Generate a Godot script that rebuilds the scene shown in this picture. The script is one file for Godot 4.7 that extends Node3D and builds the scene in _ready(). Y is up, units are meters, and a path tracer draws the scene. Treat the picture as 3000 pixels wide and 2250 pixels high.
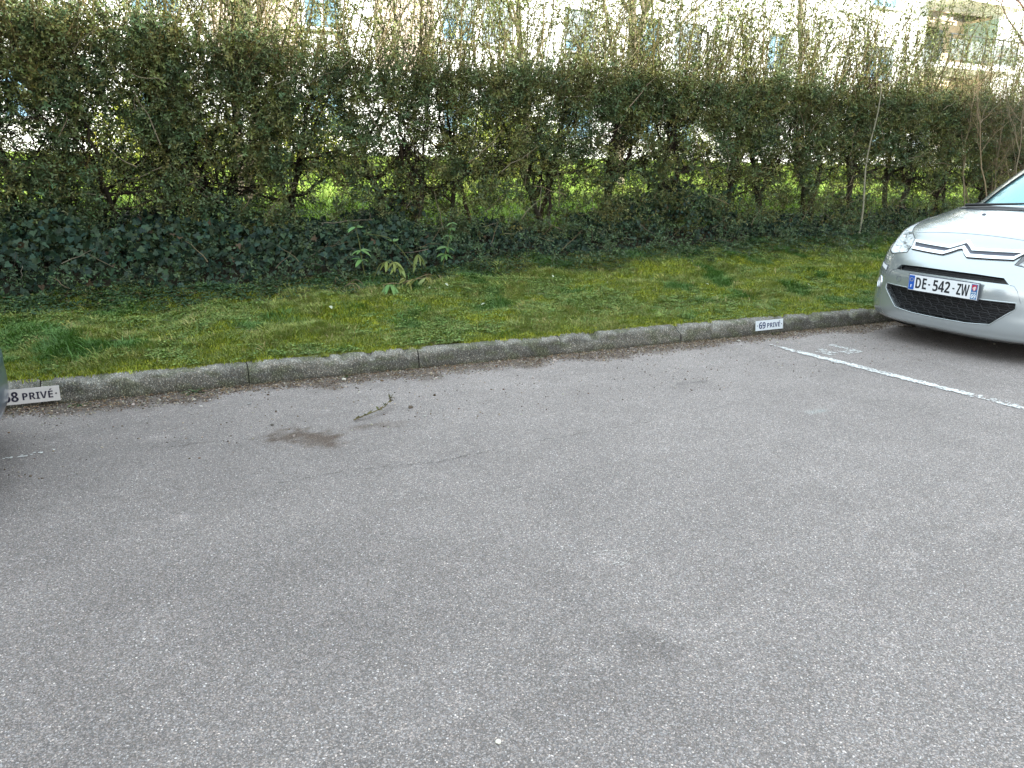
extends Node3D

# ------------------------------------------------------------------ shared state
var rng := RandomNumberGenerator.new()
var na := FastNoiseLite.new()
var nb := FastNoiseLite.new()
var nc := FastNoiseLite.new()
var mats := {}
var used := {}


func _ready() -> void:
	# camera
	var cam := Camera3D.new()
	cam.name = "camera"
	cam.fov = 53.07
	cam.near = 0.05
	cam.far = 400.0
	cam.position = Vector3(0, 1.12, 4.514)
	cam.basis = Basis(Vector3.UP, deg_to_rad(-26.12)) * Basis(Vector3.RIGHT, deg_to_rad(-14.38)) * Basis(Vector3.BACK, deg_to_rad(0.45))
	add_child(cam)
	cam.current = true
	# sky and exposure
	var sm := ProceduralSkyMaterial.new()
	sm.sky_top_color = Color(0.775, 0.83, 0.865)
	sm.sky_horizon_color = Color(0.985, 0.97, 0.945)
	sm.sky_curve = 0.16
	sm.ground_bottom_color = Color(0.30, 0.30, 0.28)
	sm.ground_horizon_color = Color(0.66, 0.68, 0.68)
	sm.sky_energy_multiplier = 1.0
	sm.ground_energy_multiplier = 0.6
	var sky := Sky.new()
	sky.sky_material = sm
	var env := Environment.new()
	env.background_mode = Environment.BG_SKY
	env.sky = sky
	env.tonemap_mode = Environment.TONE_MAPPER_LINEAR
	env.tonemap_exposure = 3.75
	env.sdfgi_enabled = true
	env.ssao_enabled = true
	env.ssil_enabled = true
	var we := WorldEnvironment.new()
	we.name = "world_environment"
	we.environment = env
	add_child(we)
	# sun: behind the camera, kept off the car park by an unseen block of flats sized for it
	var sun := DirectionalLight3D.new()
	sun.name = "sun"
	sun.light_energy = 1.5
	sun.light_color = Color(1.0, 0.97, 0.92)
	sun.light_angular_distance = 0.5
	sun.shadow_enabled = true
	sun.look_at_from_position(Vector3(9.0, 16.0, 30.0), Vector3.ZERO)
	add_child(sun)

	rng.seed = 20240
	for n in [[na, 11, 0.5], [nb, 23, 2.0], [nc, 37, 6.0]]:
		n[0].seed = n[1]
		n[0].frequency = n[2]
		n[0].noise_type = FastNoiseLite.TYPE_SIMPLEX
		n[0].fractal_octaves = 3
	make_materials()
	build_asphalt()
	build_kerb()
	build_verge()
	build_lawn()
	build_flats()
	build_shading_block()
	build_hedge()
	build_ivy()
	build_verge_plants()
	build_far_plants()
	build_cars()
	build_signs()
	build_markings()
	build_small_things()


# ------------------------------------------------------------------ naming and tags
func numbered(called: String) -> String:
	if not used.has(called):
		used[called] = 0
		return called
	used[called] += 1
	return "%s_%03d" % [called, used[called]]


func tag(o: Node3D, label: String, category: String, group := "", kind := "") -> void:
	if label:
		o.set_meta("label", label)
	if category:
		o.set_meta("category", category)
	if group:
		o.set_meta("group", group)
	if kind:
		o.set_meta("kind", kind)


func thing(called: String, label: String, category: String, at := Vector3.ZERO, group := "") -> Node3D:
	var o := Node3D.new()
	o.name = numbered(called)
	o.position = at
	add_child(o, true)
	tag(o, label, category, group)
	return o


# ------------------------------------------------------------------ mesh collecting
class MB:
	var v := PackedVector3Array()
	var n := PackedVector3Array()
	var c := PackedColorArray()
	var i := PackedInt32Array()

	func p(a: Vector3, nn: Vector3, col: Color) -> int:
		v.append(a)
		n.append(nn)
		c.append(col)
		return v.size() - 1

	func tri(a: int, b: int, d: int) -> void:
		i.append(a)
		i.append(b)
		i.append(d)

	func face(pts: Array, col: Color) -> void:
		var nn: Vector3 = (pts[2] - pts[0]).cross(pts[1] - pts[0]).normalized()
		var s := v.size()
		for q in pts:
			p(q, nn, col)
		for k in range(1, pts.size() - 1):
			tri(s, s + k, s + k + 1)

	func box(at: Vector3, size: Vector3, col: Color, bas := Basis()) -> void:
		var h := size * 0.5
		for ax in 3:
			for sg in [-1.0, 1.0]:
				var e := [Vector3.RIGHT, Vector3.UP, Vector3.BACK]
				var nn: Vector3 = e[ax] * sg
				var u: Vector3 = e[(ax + 1) % 3] * sg
				var w: Vector3 = e[(ax + 2) % 3]
				var q := []
				for k in [[-1, -1], [-1, 1], [1, 1], [1, -1]]:
					q.append(at + bas * ((nn + u * k[0] + w * k[1]) * h))
				face(q, col)

	func tube(pts: PackedVector3Array, rad: PackedFloat32Array, sides: int, col: Color, cap := false) -> void:
		var m := pts.size()
		var s := v.size()
		var side := Vector3.RIGHT
		for k in m:
			var d := (pts[mini(k + 1, m - 1)] - pts[maxi(k - 1, 0)]).normalized()
			if k == 0:
				side = d.cross(Vector3.UP if absf(d.y) < 0.9 else Vector3.RIGHT).normalized()
			else:
				side = (side - d * side.dot(d)).normalized()
			var up := d.cross(side)
			for j in sides:
				var a := TAU * j / sides
				var nn := side * cos(a) + up * sin(a)
				p(pts[k] + nn * rad[k], nn, col)
		for k in m - 1:
			for j in sides:
				var a := s + k * sides + j
				var b := s + k * sides + (j + 1) % sides
				tri(a, b, a + sides)
				tri(b, b + sides, a + sides)
		if cap:
			for e in [0, m - 1]:
				var d := (pts[m - 1] - pts[m - 2]) if e else (pts[0] - pts[1])
				var s2 := v.size()
				for j in sides:
					p(v[s + e * sides + j], d.normalized(), col)
				for j in range(1, sides - 1):
					tri(s2, s2 + j, s2 + j + 1)

	# a leaf folded along its midrib: from a along d, face towards up
	func leaf(a: Vector3, d: Vector3, up: Vector3, length: float, width: float, fold: float, droop: float, col: Color) -> void:
		var side := d.cross(up).normalized() * width * 0.5
		var u := side.cross(d).normalized()
		var mid := a + d * length * 0.5 + u * (droop * length * 0.25)
		var tip := a + d * length - u * (droop * length * 0.35)
		var l := mid + side + u * (fold * width)
		var r := mid - side + u * (fold * width)
		var s := v.size()
		var nl := (l - a).cross(mid - a).normalized()
		var nr := (mid - a).cross(r - a).normalized()
		if nl.dot(u) < 0:
			nl = -nl
		if nr.dot(u) < 0:
			nr = -nr
		p(a, nl, col)
		p(l, nl, col)
		p(mid, nl, col)
		p(tip, nl, col)
		p(a, nr, col)
		p(mid, nr, col)
		p(r, nr, col)
		p(tip, nr, col)
		tri(s, s + 1, s + 2)
		tri(s + 1, s + 3, s + 2)
		tri(s + 4, s + 5, s + 6)
		tri(s + 5, s + 7, s + 6)

	# a fan of outline points (x across, y along) bent about the middle line
	func flat_leaf(at: Vector3, bas: Basis, outline: Array, size: float, cup: float, col: Color) -> void:
		var s := v.size()
		var nn := bas.y
		p(at + bas * Vector3(0, 0, outline[0].y * 0.0 + 0.35) * size, nn, col)
		for q in outline:
			var y := absf(q.x) * cup
			p(at + bas * Vector3(q.x, y, q.y) * size, (nn + bas.x * signf(q.x) * -cup).normalized(), col)
		for k in outline.size():
			tri(s, s + 1 + k, s + 1 + (k + 1) % outline.size())

	func blade(a: Vector3, tip: Vector3, w: float, col: Color) -> void:
		var d := tip - a
		var side := d.cross(Vector3(0.3, 1, 0.2)).normalized() * w
		var mid := a + d * 0.55 + Vector3.UP * d.length() * 0.13
		var nn := side.cross(d).normalized()
		if nn.y < 0:
			nn = -nn
		nn = (nn + Vector3.UP * 0.5).normalized()
		var s := v.size()
		p(a - side, nn, col)
		p(a + side, nn, col)
		p(mid - side * 0.8, nn, col)
		p(mid + side * 0.8, nn, col)
		p(tip, nn, col)
		tri(s, s + 1, s + 2)
		tri(s + 1, s + 3, s + 2)
		tri(s + 2, s + 3, s + 4)

	func add(o: MB, xf: Transform3D, tint := Color.WHITE) -> void:
		var s := v.size()
		for k in o.v.size():
			v.append(xf * o.v[k])
			n.append((xf.basis * o.n[k]).normalized())
			c.append(o.c[k] * tint)
		for k in o.i:
			i.append(s + k)

	func mesh() -> ArrayMesh:
		# wind every triangle clockwise as seen from where its normals point
		for k in range(0, i.size(), 3):
			var q := i[k]
			var w := i[k + 1]
			var e := i[k + 2]
			if (v[e] - v[q]).cross(v[w] - v[q]).dot(n[q] + n[w] + n[e]) < 0:
				i[k + 1] = e
				i[k + 2] = w
		var a := []
		a.resize(Mesh.ARRAY_MAX)
		a[Mesh.ARRAY_VERTEX] = v
		a[Mesh.ARRAY_NORMAL] = n
		a[Mesh.ARRAY_COLOR] = c
		a[Mesh.ARRAY_INDEX] = i
		var m := ArrayMesh.new()
		m.add_surface_from_arrays(Mesh.PRIMITIVE_TRIANGLES, a)
		return m


func put(called: String, mesh: Mesh, mat: Material, parent: Node3D = null, at := Vector3.ZERO) -> MeshInstance3D:
	var o := MeshInstance3D.new()
	o.name = numbered(called) if parent == null else StringName(called)
	o.mesh = mesh
	o.material_override = mat
	o.position = at
	o.cast_shadow = GeometryInstance3D.SHADOW_CASTING_SETTING_ON
	if parent == null:
		add_child(o, true)
	else:
		if parent.has_node(NodePath(called)):
			var k := 1
			while parent.has_node(NodePath("%s_%03d" % [called, k])):
				k += 1
			o.name = "%s_%03d" % [called, k]
		parent.add_child(o, true)
	return o


# many copies of one mesh: rows of 12 numbers for the place and 4 for the colour
class Copies:
	var b := PackedFloat32Array()
	var count := 0

	func add(at: Vector3, x: Vector3, y: Vector3, z: Vector3, col: Color) -> void:
		b.append_array(PackedFloat32Array([x.x, y.x, z.x, at.x, x.y, y.y, z.y, at.y, x.z, y.z, z.z, at.z, col.r, col.g, col.b, 1.0]))
		count += 1


func scatter(called: String, mesh: Mesh, mat: Material, cp: Copies, parent: Node3D = null) -> MultiMeshInstance3D:
	var m := MultiMesh.new()
	m.transform_format = MultiMesh.TRANSFORM_3D
	m.use_colors = true
	m.mesh = mesh
	m.instance_count = cp.count
	m.buffer = cp.b
	var o := MultiMeshInstance3D.new()
	o.multimesh = m
	o.material_override = mat
	o.cast_shadow = GeometryInstance3D.SHADOW_CASTING_SETTING_ON
	if parent == null:
		o.name = numbered(called)
		add_child(o, true)
	else:
		var nm := called
		var k := 1
		while parent.has_node(NodePath(nm)):
			nm = "%s_%03d" % [called, k]
			k += 1
		o.name = nm
		parent.add_child(o, true)
	o.set_meta("kind", "stuff")
	return o


func rf(a: float, b: float) -> float:
	return rng.randf_range(a, b)


func rdir() -> Vector3:
	var z := rf(-1, 1)
	var a := rf(0, TAU)
	var r := sqrt(1 - z * z)
	return Vector3(r * cos(a), z, r * sin(a))


func jit(c: Color, amount: float) -> Color:
	var k := 1.0 + rf(-amount, amount)
	return Color(c.r * k * (1 + rf(-amount, amount) * 0.4), c.g * k, c.b * k * (1 + rf(-amount, amount) * 0.4))


# ------------------------------------------------------------------ materials
func flat_mat(key: String, lin: Color, rough := 0.8, metal := 0.0, spec := 0.5) -> StandardMaterial3D:
	if mats.has(key):
		return mats[key]
	var m := StandardMaterial3D.new()
	m.albedo_color = lin.linear_to_srgb()
	m.roughness = rough
	m.metallic = metal
	m.metallic_specular = spec
	mats[key] = m
	return m


func vcol_mat(key: String, rough: float, spec := 0.5, back := Color.BLACK) -> StandardMaterial3D:
	var m := StandardMaterial3D.new()
	m.vertex_color_use_as_albedo = true
	m.roughness = rough
	m.metallic_specular = spec
	m.cull_mode = BaseMaterial3D.CULL_DISABLED
	if back != Color.BLACK:
		m.backlight_enabled = true
		m.backlight = back
	mats[key] = m
	return m


# broken stone in a binder: square picture that tiles; returns [colour, normal]
func stone_textures(side: int, stones: int, rmin: float, rmax: float, base: float, lo: float, hi: float, bright_share: float, warm: float, sd: int) -> Array:
	var r := RandomNumberGenerator.new()
	r.seed = sd
	var hgt := PackedFloat32Array()
	var lum := PackedFloat32Array()
	var wrm := PackedFloat32Array()
	hgt.resize(side * side)
	lum.resize(side * side)
	wrm.resize(side * side)
	for k in side * side:
		lum[k] = base * (0.75 + 0.5 * r.randf())
	var big := stones
	for s in big:
		var cx := r.randi_range(0, side - 1)
		var cy := r.randi_range(0, side - 1)
		var rad := lerpf(rmin, rmax, pow(r.randf(), 2.2))
		var t := r.randf()
		var l := lerpf(lo, hi, t * t)
		if r.randf() < bright_share:
			l = hi * r.randf_range(1.1, 1.9)
		var w := r.randf_range(-1, 1) * warm
		var hh := r.randf_range(0.4, 1.0)
		var ex := r.randf_range(0.7, 1.3)
		var ri := int(ceil(rad * 1.3))
		var a := r.randf() * PI
		var ca := cos(a)
		var sa := sin(a)
		for dy in range(-ri, ri + 1):
			for dx in range(-ri, ri + 1):
				var u := (dx * ca + dy * sa) * ex
				var q := (dy * ca - dx * sa) / ex
				var d := (u * u + q * q) / (rad * rad)
				if d < 1.0:
					var k := posmod(cy + dy, side) * side + posmod(cx + dx, side)
					var e := hh * (1.0 - d * d)
					if e > hgt[k]:
						hgt[k] = e
						lum[k] = l
						wrm[k] = w
	var by := PackedByteArray()
	by.resize(side * side * 3)
	var hb := PackedByteArray()
	hb.resize(side * side)
	for k in side * side:
		var l := lum[k]
		var w := wrm[k]
		by[k * 3] = clampi(int(255.0 * pow(l * (1 + w), 1 / 2.2)), 0, 255)
		by[k * 3 + 1] = clampi(int(255.0 * pow(l, 1 / 2.2)), 0, 255)
		by[k * 3 + 2] = clampi(int(255.0 * pow(l * (1 - w * 0.9), 1 / 2.2)), 0, 255)
		hb[k] = clampi(int(hgt[k] * 255), 0, 255)
	var im := Image.create_from_data(side, side, false, Image.FORMAT_RGB8, by)
	var hi_im := Image.create_from_data(side, side, false, Image.FORMAT_L8, hb)
	hi_im.convert(Image.FORMAT_RGBA8)
	hi_im.bump_map_to_normal_map(4.0)
	return [ImageTexture.create_from_image(im), ImageTexture.create_from_image(hi_im)]


func make_materials() -> void:
	var t := stone_textures(2048, 330000, 1.2, 4.8, 0.18, 0.22, 0.55, 0.03, 0.07, 5)
	var m := vcol_mat("asphalt", 0.9, 0.35)
	m.albedo_texture = t[0]
	m.normal_enabled = true
	m.normal_texture = t[1]
	m.normal_scale = 0.8
	m.uv1_triplanar = true
	m.uv1_world_triplanar = true
	m.uv1_scale = Vector3.ONE * 0.82
	t = stone_textures(1024, 60000, 1.3, 5.0, 0.18, 0.165, 0.54, 0.09, 0.10, 9)
	m = vcol_mat("kerb", 0.95, 0.25)
	m.albedo_texture = t[0]
	m.normal_enabled = true
	m.normal_texture = t[1]
	m.normal_scale = 1.0
	m.uv1_triplanar = true
	m.uv1_world_triplanar = true
	m.uv1_scale = Vector3.ONE * 1.3
	vcol_mat("soil", 0.95, 0.2)
	vcol_mat("leaf", 0.5, 0.45, Color(0.35, 0.45, 0.12))
	vcol_mat("ivy", 0.45, 0.25, Color(0.15, 0.2, 0.06))
	vcol_mat("laurel", 0.4, 0.4, Color(0.3, 0.35, 0.1))
	vcol_mat("grass", 0.6, 0.35, Color(0.5, 0.6, 0.2))
	vcol_mat("bark", 0.92, 0.2)
	vcol_mat("plain", 0.85, 0.3)
	vcol_mat("paint_white", 0.75, 0.4)
	# car materials
	var p := flat_mat("silver", Color(0.41, 0.455, 0.475), 0.26, 0.6)
	p.clearcoat_enabled = true
	p.clearcoat = 1.0
	p.clearcoat_roughness = 0.04
	p = flat_mat("blue_grey", Color(0.075, 0.115, 0.175), 0.35, 0.3)
	p.clearcoat_enabled = true
	p.clearcoat = 0.8
	p.clearcoat_roughness = 0.1
	flat_mat("black_plastic", Color(0.012, 0.012, 0.014), 0.5)
	flat_mat("grey_plastic", Color(0.07, 0.075, 0.10), 0.5)
	flat_mat("bar_plastic", Color(0.015, 0.016, 0.019), 0.4)
	flat_mat("chrome", Color(0.86, 0.88, 0.9), 0.08, 1.0)
	flat_mat("reflector", Color(0.82, 0.86, 0.88), 0.3, 0.25)
	flat_mat("rubber", Color(0.018, 0.018, 0.018), 0.85)
	flat_mat("alloy", Color(0.4, 0.41, 0.42), 0.35, 0.8)
	flat_mat("red_lamp", Color(0.35, 0.01, 0.01), 0.15)
	flat_mat("plate_white", Color(0.72, 0.75, 0.78), 0.4)
	flat_mat("ink_black", Color(0.012, 0.014, 0.02), 0.5)
	flat_mat("plate_blue", Color(0.012, 0.09, 0.42), 0.4)
	flat_mat("band_blue", Color(0.02, 0.15, 0.36), 0.4)
	flat_mat("crest_red", Color(0.42, 0.02, 0.05), 0.4)
	flat_mat("white_ink", Color(0.75, 0.77, 0.78), 0.5)
	flat_mat("yellow_ink", Color(0.7, 0.55, 0.05), 0.5)
	flat_mat("sign_ink", Color(0.014, 0.012, 0.035), 0.5)
	flat_mat("sign_blue", Color(0.008, 0.022, 0.10), 0.5)
	var g := flat_mat("lens", Color(0.9, 0.95, 0.98), 0.02)
	g.transparency = BaseMaterial3D.TRANSPARENCY_ALPHA
	g.albedo_color.a = 0.12
	g = flat_mat("windscreen", Color(0.20, 0.42, 0.46), 0.02, 0.6, 0.8)
	g.transparency = BaseMaterial3D.TRANSPARENCY_ALPHA
	g.albedo_color.a = 0.72
	g = flat_mat("tinted", Color(0.03, 0.035, 0.04), 0.03, 0.0, 0.7)
	g = flat_mat("house_glass", Color(0.22, 0.38, 0.5), 0.05, 0.55, 0.7)


# ------------------------------------------------------------------ the ground
func bank(x: float, z: float) -> float:
	# height of the ground behind the kerb
	var d := -z - 0.115
	if d <= 0:
		return 0.118
	var top := 0.60 + clampf((x - 2.0) * 0.012, -0.08, 0.14)
	var t := clampf(d / 2.3, 0, 1)
	var y := 0.118 + (top - 0.118) * (0.85 * t + 0.15 * t * t)
	if d > 2.3:
		y = top + (d - 2.3) * 0.072
	var soft := clampf(d / 0.35, 0, 1)
	return y + soft * (na.get_noise_2d(x * 2.0, z * 2.0) * 0.035 + nb.get_noise_2d(x * 1.5, z * 1.5) * 0.015)


func lines(ranges: Array) -> PackedFloat32Array:
	var o := PackedFloat32Array()
	for r in ranges:
		var k: int = maxi(1, int(round((r[1] - r[0]) / r[2])))
		for j in k:
			o.append(lerpf(r[0], r[1], float(j) / k))
	o.append(ranges[-1][1])
	return o


func sheet(xs: PackedFloat32Array, zs: PackedFloat32Array, hgt: Callable, col: Callable) -> ArrayMesh:
	var m := MB.new()
	var w := xs.size()
	for z in zs:
		for x in xs:
			var y: float = hgt.call(x, z)
			var e := 0.02
			var nn := Vector3(y - hgt.call(x + e, z), e, y - hgt.call(x, z + e)).normalized()
			m.p(Vector3(x, y, z), nn, col.call(x, z))
	for j in zs.size() - 1:
		for i in w - 1:
			var a := j * w + i
			m.tri(a, a + 1, a + w)
			m.tri(a + 1, a + w + 1, a + w)
	return m.mesh()


func blob(x: float, z: float, cx: float, cz: float, rx: float, rz: float, soft: float) -> float:
	var dx := (x - cx) / rx
	var dz := (z - cz) / rz
	var d := sqrt(dx * dx + dz * dz) + nc.get_noise_2d(x * 1.4, z * 1.4) * 0.55 + nb.get_noise_2d(x * 2, z * 2) * 0.3
	return clampf((1.0 - d) / soft, 0, 1)


func asphalt_color(x: float, z: float) -> Color:
	var k := 1.0 + na.get_noise_2d(x * 1.2, z * 1.2) * 0.07 + nb.get_noise_2d(x, z) * 0.07 + nc.get_noise_2d(x * 2, z * 2) * 0.06
	k *= 0.88 + 0.24 * smoothstep(-0.4, 2.6, x)  # darker towards the left: shade by the car painted into the asphalt tone
	# pale dusty wear towards the kerb
	k *= 1.0 + 0.13 * smoothstep(1.6, 0.3, z) * (0.6 + 0.6 * nb.get_noise_2d(x * 0.7, z * 2 + 9))
	var mul := Color(1.10, 0.975, 0.925)
	# brown earth washed along the kerb
	var edge := 0.14 + 0.15 * (na.get_noise_2d(x * 3 + 7, 2.0) + 0.6 * nb.get_noise_2d(x * 2.0, z))
	var mud := smoothstep(edge + 0.12, edge - 0.06, z) * (0.75 + 0.25 * nc.get_noise_2d(x * 3, z * 3))
	mul = mul.lerp(Color(0.36, 0.265, 0.20), mud)
	# the brown earth stain, in two tongues with a ragged edge
	var rag := 0.25 * nc.get_noise_2d(x * 6, z * 6)
	var st := maxf(blob(x, z, 0.57, 1.05, 0.14, 0.16, 0.7), blob(x, z, 0.70, 1.16, 0.12, 0.15, 0.7))
	st = maxf(st, 0.6 * blob(x, z, 0.93, 1.05, 0.22, 0.06, 0.9))
	mul = mul.lerp(Color(0.50, 0.37, 0.29), clampf(st * 1.1 + rag * st, 0, 1) * 0.9)
	# oil spots, pale scuffs and a long pale drag line across the lane
	k *= 1.0 - 0.40 * blob(x, z, 2.93, 1.0, 0.13, 0.05, 0.7)
	k *= 1.0 - 0.30 * blob(x, z, 1.06, 3.13, 0.10, 0.09, 0.9)
	k *= 1.0 - 0.22 * blob(x, z, 0.86, 1.62, 0.06, 0.05, 0.9)
	k *= 1.0 + 0.40 * blob(x, z, 3.15, 1.75, 0.10, 0.03, 0.8)
	k *= 1.0 + 0.35 * blob(x, z, 0.07, 1.80, 0.05, 0.05, 0.9)
	k *= 1.0 + 0.30 * blob(x, z, 0.02, 0.82, 0.12, 0.05, 0.9)
	k *= 1.0 + 0.20 * blob(x, z, 1.24, 2.69, 0.10, 0.06, 0.9)
	var zl := 3.16 - 0.05 * (x - 0.3) + 0.02 * nb.get_noise_1d(x * 3)
	k *= 1.0 + 0.16 * smoothstep(0.035, 0.0, absf(z - zl)) * smoothstep(0.25, 0.55, nb.get_noise_1d(x * 1.5) + 0.5)
	zl = 3.02 - 0.10 * (x - 0.3) + 0.02 * nb.get_noise_1d(x * 3 + 60)
	k *= 1.0 + 0.10 * smoothstep(0.03, 0.0, absf(z - zl)) * smoothstep(0.35, 0.6, nb.get_noise_1d(x * 1.2 + 9) + 0.5)
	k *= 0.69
	return Color(mul.r * k, mul.g * k, mul.b * k, 1.0)


func build_asphalt() -> void:
	var xs := lines([[-60, -6, 6], [-6, -1.2, 0.2], [-1.2, 6.2, 0.026], [6.2, 14, 0.1], [14, 90, 8]])
	var zs := lines([[-0.05, 1.6, 0.024], [1.6, 4.6, 0.04], [4.6, 10, 0.5], [10, 70, 10]])
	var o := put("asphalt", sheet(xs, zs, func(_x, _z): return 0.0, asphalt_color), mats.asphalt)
	tag(o, "worn grey asphalt of the car park with a brown earth stain", "", "", "structure")
	# cracks: thin dark ribbons 4 mm above the sheet would float, so they are laid as narrow sunken-looking strips
	var crack_paths := [
		[Vector2(0.82, 1.61), Vector2(1.05, 1.65), Vector2(1.42, 1.60), Vector2(1.74, 1.57), Vector2(2.14, 1.55), Vector2(2.45, 1.52), Vector2(2.71, 1.50)],
		[Vector2(4.81, 0.60), Vector2(4.76, 0.84), Vector2(4.77, 1.0), Vector2(4.75, 1.17), Vector2(4.69, 1.37), Vector2(4.67, 1.47), Vector2(4.69, 1.75), Vector2(4.67, 1.95)],
		[Vector2(-0.38, 1.52), Vector2(-0.2, 1.5), Vector2(-0.02, 1.49)],
		[Vector2(0.02, 1.0), Vector2(0.16, 0.97), Vector2(0.25, 0.98)],
		[Vector2(0.42, 1.62), Vector2(0.58, 1.60), Vector2(0.80, 1.605)],
	]
	for path in crack_paths:
		var m := MB.new()
		var pts := []
		for k in path.size() - 1:
			var steps := int(path[k].distance_to(path[k + 1]) / 0.022) + 1
			for j in steps:
				var q: Vector2 = path[k].lerp(path[k + 1], float(j) / steps)
				pts.append(q + Vector2(nc.get_noise_2d(q.x * 5, q.y * 5), nc.get_noise_2d(q.x * 5 + 50, q.y * 5)) * 0.018)
		pts.append(path[-1])
		for k in pts.size():
			var d: Vector2 = (pts[mini(k + 1, pts.size() - 1)] - pts[maxi(k - 1, 0)]).normalized().orthogonal()
			var w := 0.0019 * maxf(0.05, 0.35 + nb.get_noise_2d(pts[k].x * 6, pts[k].y * 6) * 1.3)
			for sg in [-1.0, 1.0]:
				var q: Vector2 = pts[k] + d * w * sg
				m.p(Vector3(q.x, 0.003, q.y), Vector3.UP, Color(0.07, 0.064, 0.058))
			if k:
				var a := k * 2
				m.tri(a - 2, a - 1, a)
				m.tri(a - 1, a + 1, a)
		put("crack", m.mesh(), mats.plain, o)
	# curved scuffs left by turning tyres
	for s in [[1.22, 2.69, 0.085, 0.055], [1.222, 2.692, 0.072, 0.047], [1.21, 2.69, 0.058, 0.036]]:
		var m := MB.new()
		for k in 41:
			var a := lerpf(-0.55 * PI, 0.42 * PI, k / 40.0)
			var w := 0.0024 * maxf(0.0, 0.25 + nc.get_noise_2d(k * 0.6, s[2] * 300) * 1.8)
			for sg in [-1.0, 1.0]:
				m.p(Vector3(s[0] + cos(a) * (s[2] + w * sg), 0.003, s[1] + sin(a) * (s[3] + w * sg)), Vector3.UP, Color(0.40, 0.375, 0.35))
			if k:
				m.tri(k * 2 - 2, k * 2 - 1, k * 2)
				m.tri(k * 2 - 1, k * 2 + 1, k * 2)
		put("scuff_mark", m.mesh(), mats.plain, o)


# ------------------------------------------------------------------ kerb
func build_kerb() -> void:
	var kerb := Node3D.new()
	kerb.name = numbered("kerb")
	add_child(kerb, true)
	tag(kerb, "low rough concrete kerb of separate stones along the grass verge", "", "", "structure")
	var prof := [Vector2(0.0, -0.03), Vector2(0.0, 0.0), Vector2(-0.003, 0.03), Vector2(-0.006, 0.06), Vector2(-0.009, 0.088), Vector2(-0.014, 0.105), Vector2(-0.024, 0.117), Vector2(-0.038, 0.123), Vector2(-0.07, 0.126), Vector2(-0.10, 0.126), Vector2(-0.13, 0.124), Vector2(-0.135, 0.05)]
	var x := -12.86
	var idx := 0
	while x < 30.0:
		var ln := 1.03
		var near: bool = x > -2.0 and x < 9.0
		var steps := 46 if near else 8
		var m := MB.new()
		var lift := rf(-0.006, 0.006)
		var push := rf(-0.007, 0.003)
		var tilt := rf(-0.003, 0.003)
		for i in steps + 1:
			var u := float(i) / steps
			var px := lerpf(0.0025, ln - 0.0025, u)
			var endw := 1.0 - smoothstep(0.0, 0.014, minf(px, ln - px)) * 1.0
			for k in prof.size():
				var q: Vector2 = prof[k]
				var wx := x + px
				var up := smoothstep(0.02, 0.11, q.y)
				# chipped upper edge and rough face
				var chip := maxf(0.0, nb.get_noise_2d(wx * 3.2, 5.0) - 0.08) * 0.075 * smoothstep(0.06, 0.118, q.y) * smoothstep(-0.11, -0.03, q.x)
				var rough := nc.get_noise_3d(wx * 4, q.y * 30, q.x * 30) * 0.004 + nb.get_noise_3d(wx * 3, q.y * 10, 3) * 0.003
				var pz := q.x + push + rough * 0.8 - chip * 0.5 - endw * 0.004 * up
				var py := q.y + (lift + tilt * (u - 0.5)) * up + rough * 0.5 - chip - endw * 0.004 * up
				var g := 1.0 + nb.get_noise_2d(wx * 1.5, q.y * 14) * 0.28 + nc.get_noise_2d(wx * 2, q.y * 30) * 0.2
				var c := Color(1.08 * g, 1.0 * g, 0.86 * g)
				# weathering: pale worn arris, green algae, darker brown foot
				var worn := smoothstep(0.098, 0.115, q.y) * (0.55 + 0.5 * nb.get_noise_2d(wx * 4, 1))
				c = c.lerp(Color(1.65, 1.58, 1.40), clampf(worn + 0.1, 0, 1) * 0.8)
				var dark := smoothstep(0.0, 0.5, na.get_noise_2d(wx * 1.6, q.y * 9 + 20) + 0.1)
				c = c.lerp(Color(0.40, 0.39, 0.36), dark * 0.55 * (1.0 - worn))
				var foot := smoothstep(0.035, 0.0, q.y)
				c = c.lerp(Color(0.42, 0.36, 0.28), foot * 0.8)
				c = c.lerp(Color(0.62, 0.66, 0.38), 0.6 * smoothstep(0.05, 0.45, nb.get_noise_2d(wx * 2.2 + 31, q.y * 8)))
				m.p(Vector3(px, py, pz), Vector3.ZERO, Color(c.r * 0.56, c.g * 0.56, c.b * 0.56))
		var w := prof.size()
		for i in steps:
			for k in w - 1:
				var a := i * w + k
				m.tri(a, a + 1, a + w)
				m.tri(a + 1, a + w + 1, a + w)
		smooth(m)
		# end faces
		for e in [0, steps]:
			var pts := []
			for k in w:
				pts.append(m.v[e * w + k])
			m.face(pts, Color(0.3, 0.27, 0.24))
		var o := put("kerb_stone", m.mesh(), mats.kerb, kerb, Vector3(x, 0, 0))
		o.rotation.y = rf(-0.002, 0.002)
		x += ln
		idx += 1


func smooth(m: MB) -> void:
	for k in m.n.size():
		m.n[k] = Vector3.ZERO
	for k in range(0, m.i.size(), 3):
		var a := m.i[k]
		var b := m.i[k + 1]
		var c := m.i[k + 2]
		var nn := (m.v[c] - m.v[a]).cross(m.v[b] - m.v[a])
		m.n[a] += nn
		m.n[b] += nn
		m.n[c] += nn
	for k in m.n.size():
		m.n[k] = m.n[k].normalized()


# ------------------------------------------------------------------ verge and lawn
func ivy_front(x: float) -> float:
	return -1.50 - 0.055 * (x - 1.0) - 0.16 * smoothstep(1.6, 3.2, x) - 0.10 * na.get_noise_2d(x * 1.7, 3.0) - 0.07 * nb.get_noise_2d(x * 1.5, 8.0)


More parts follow.
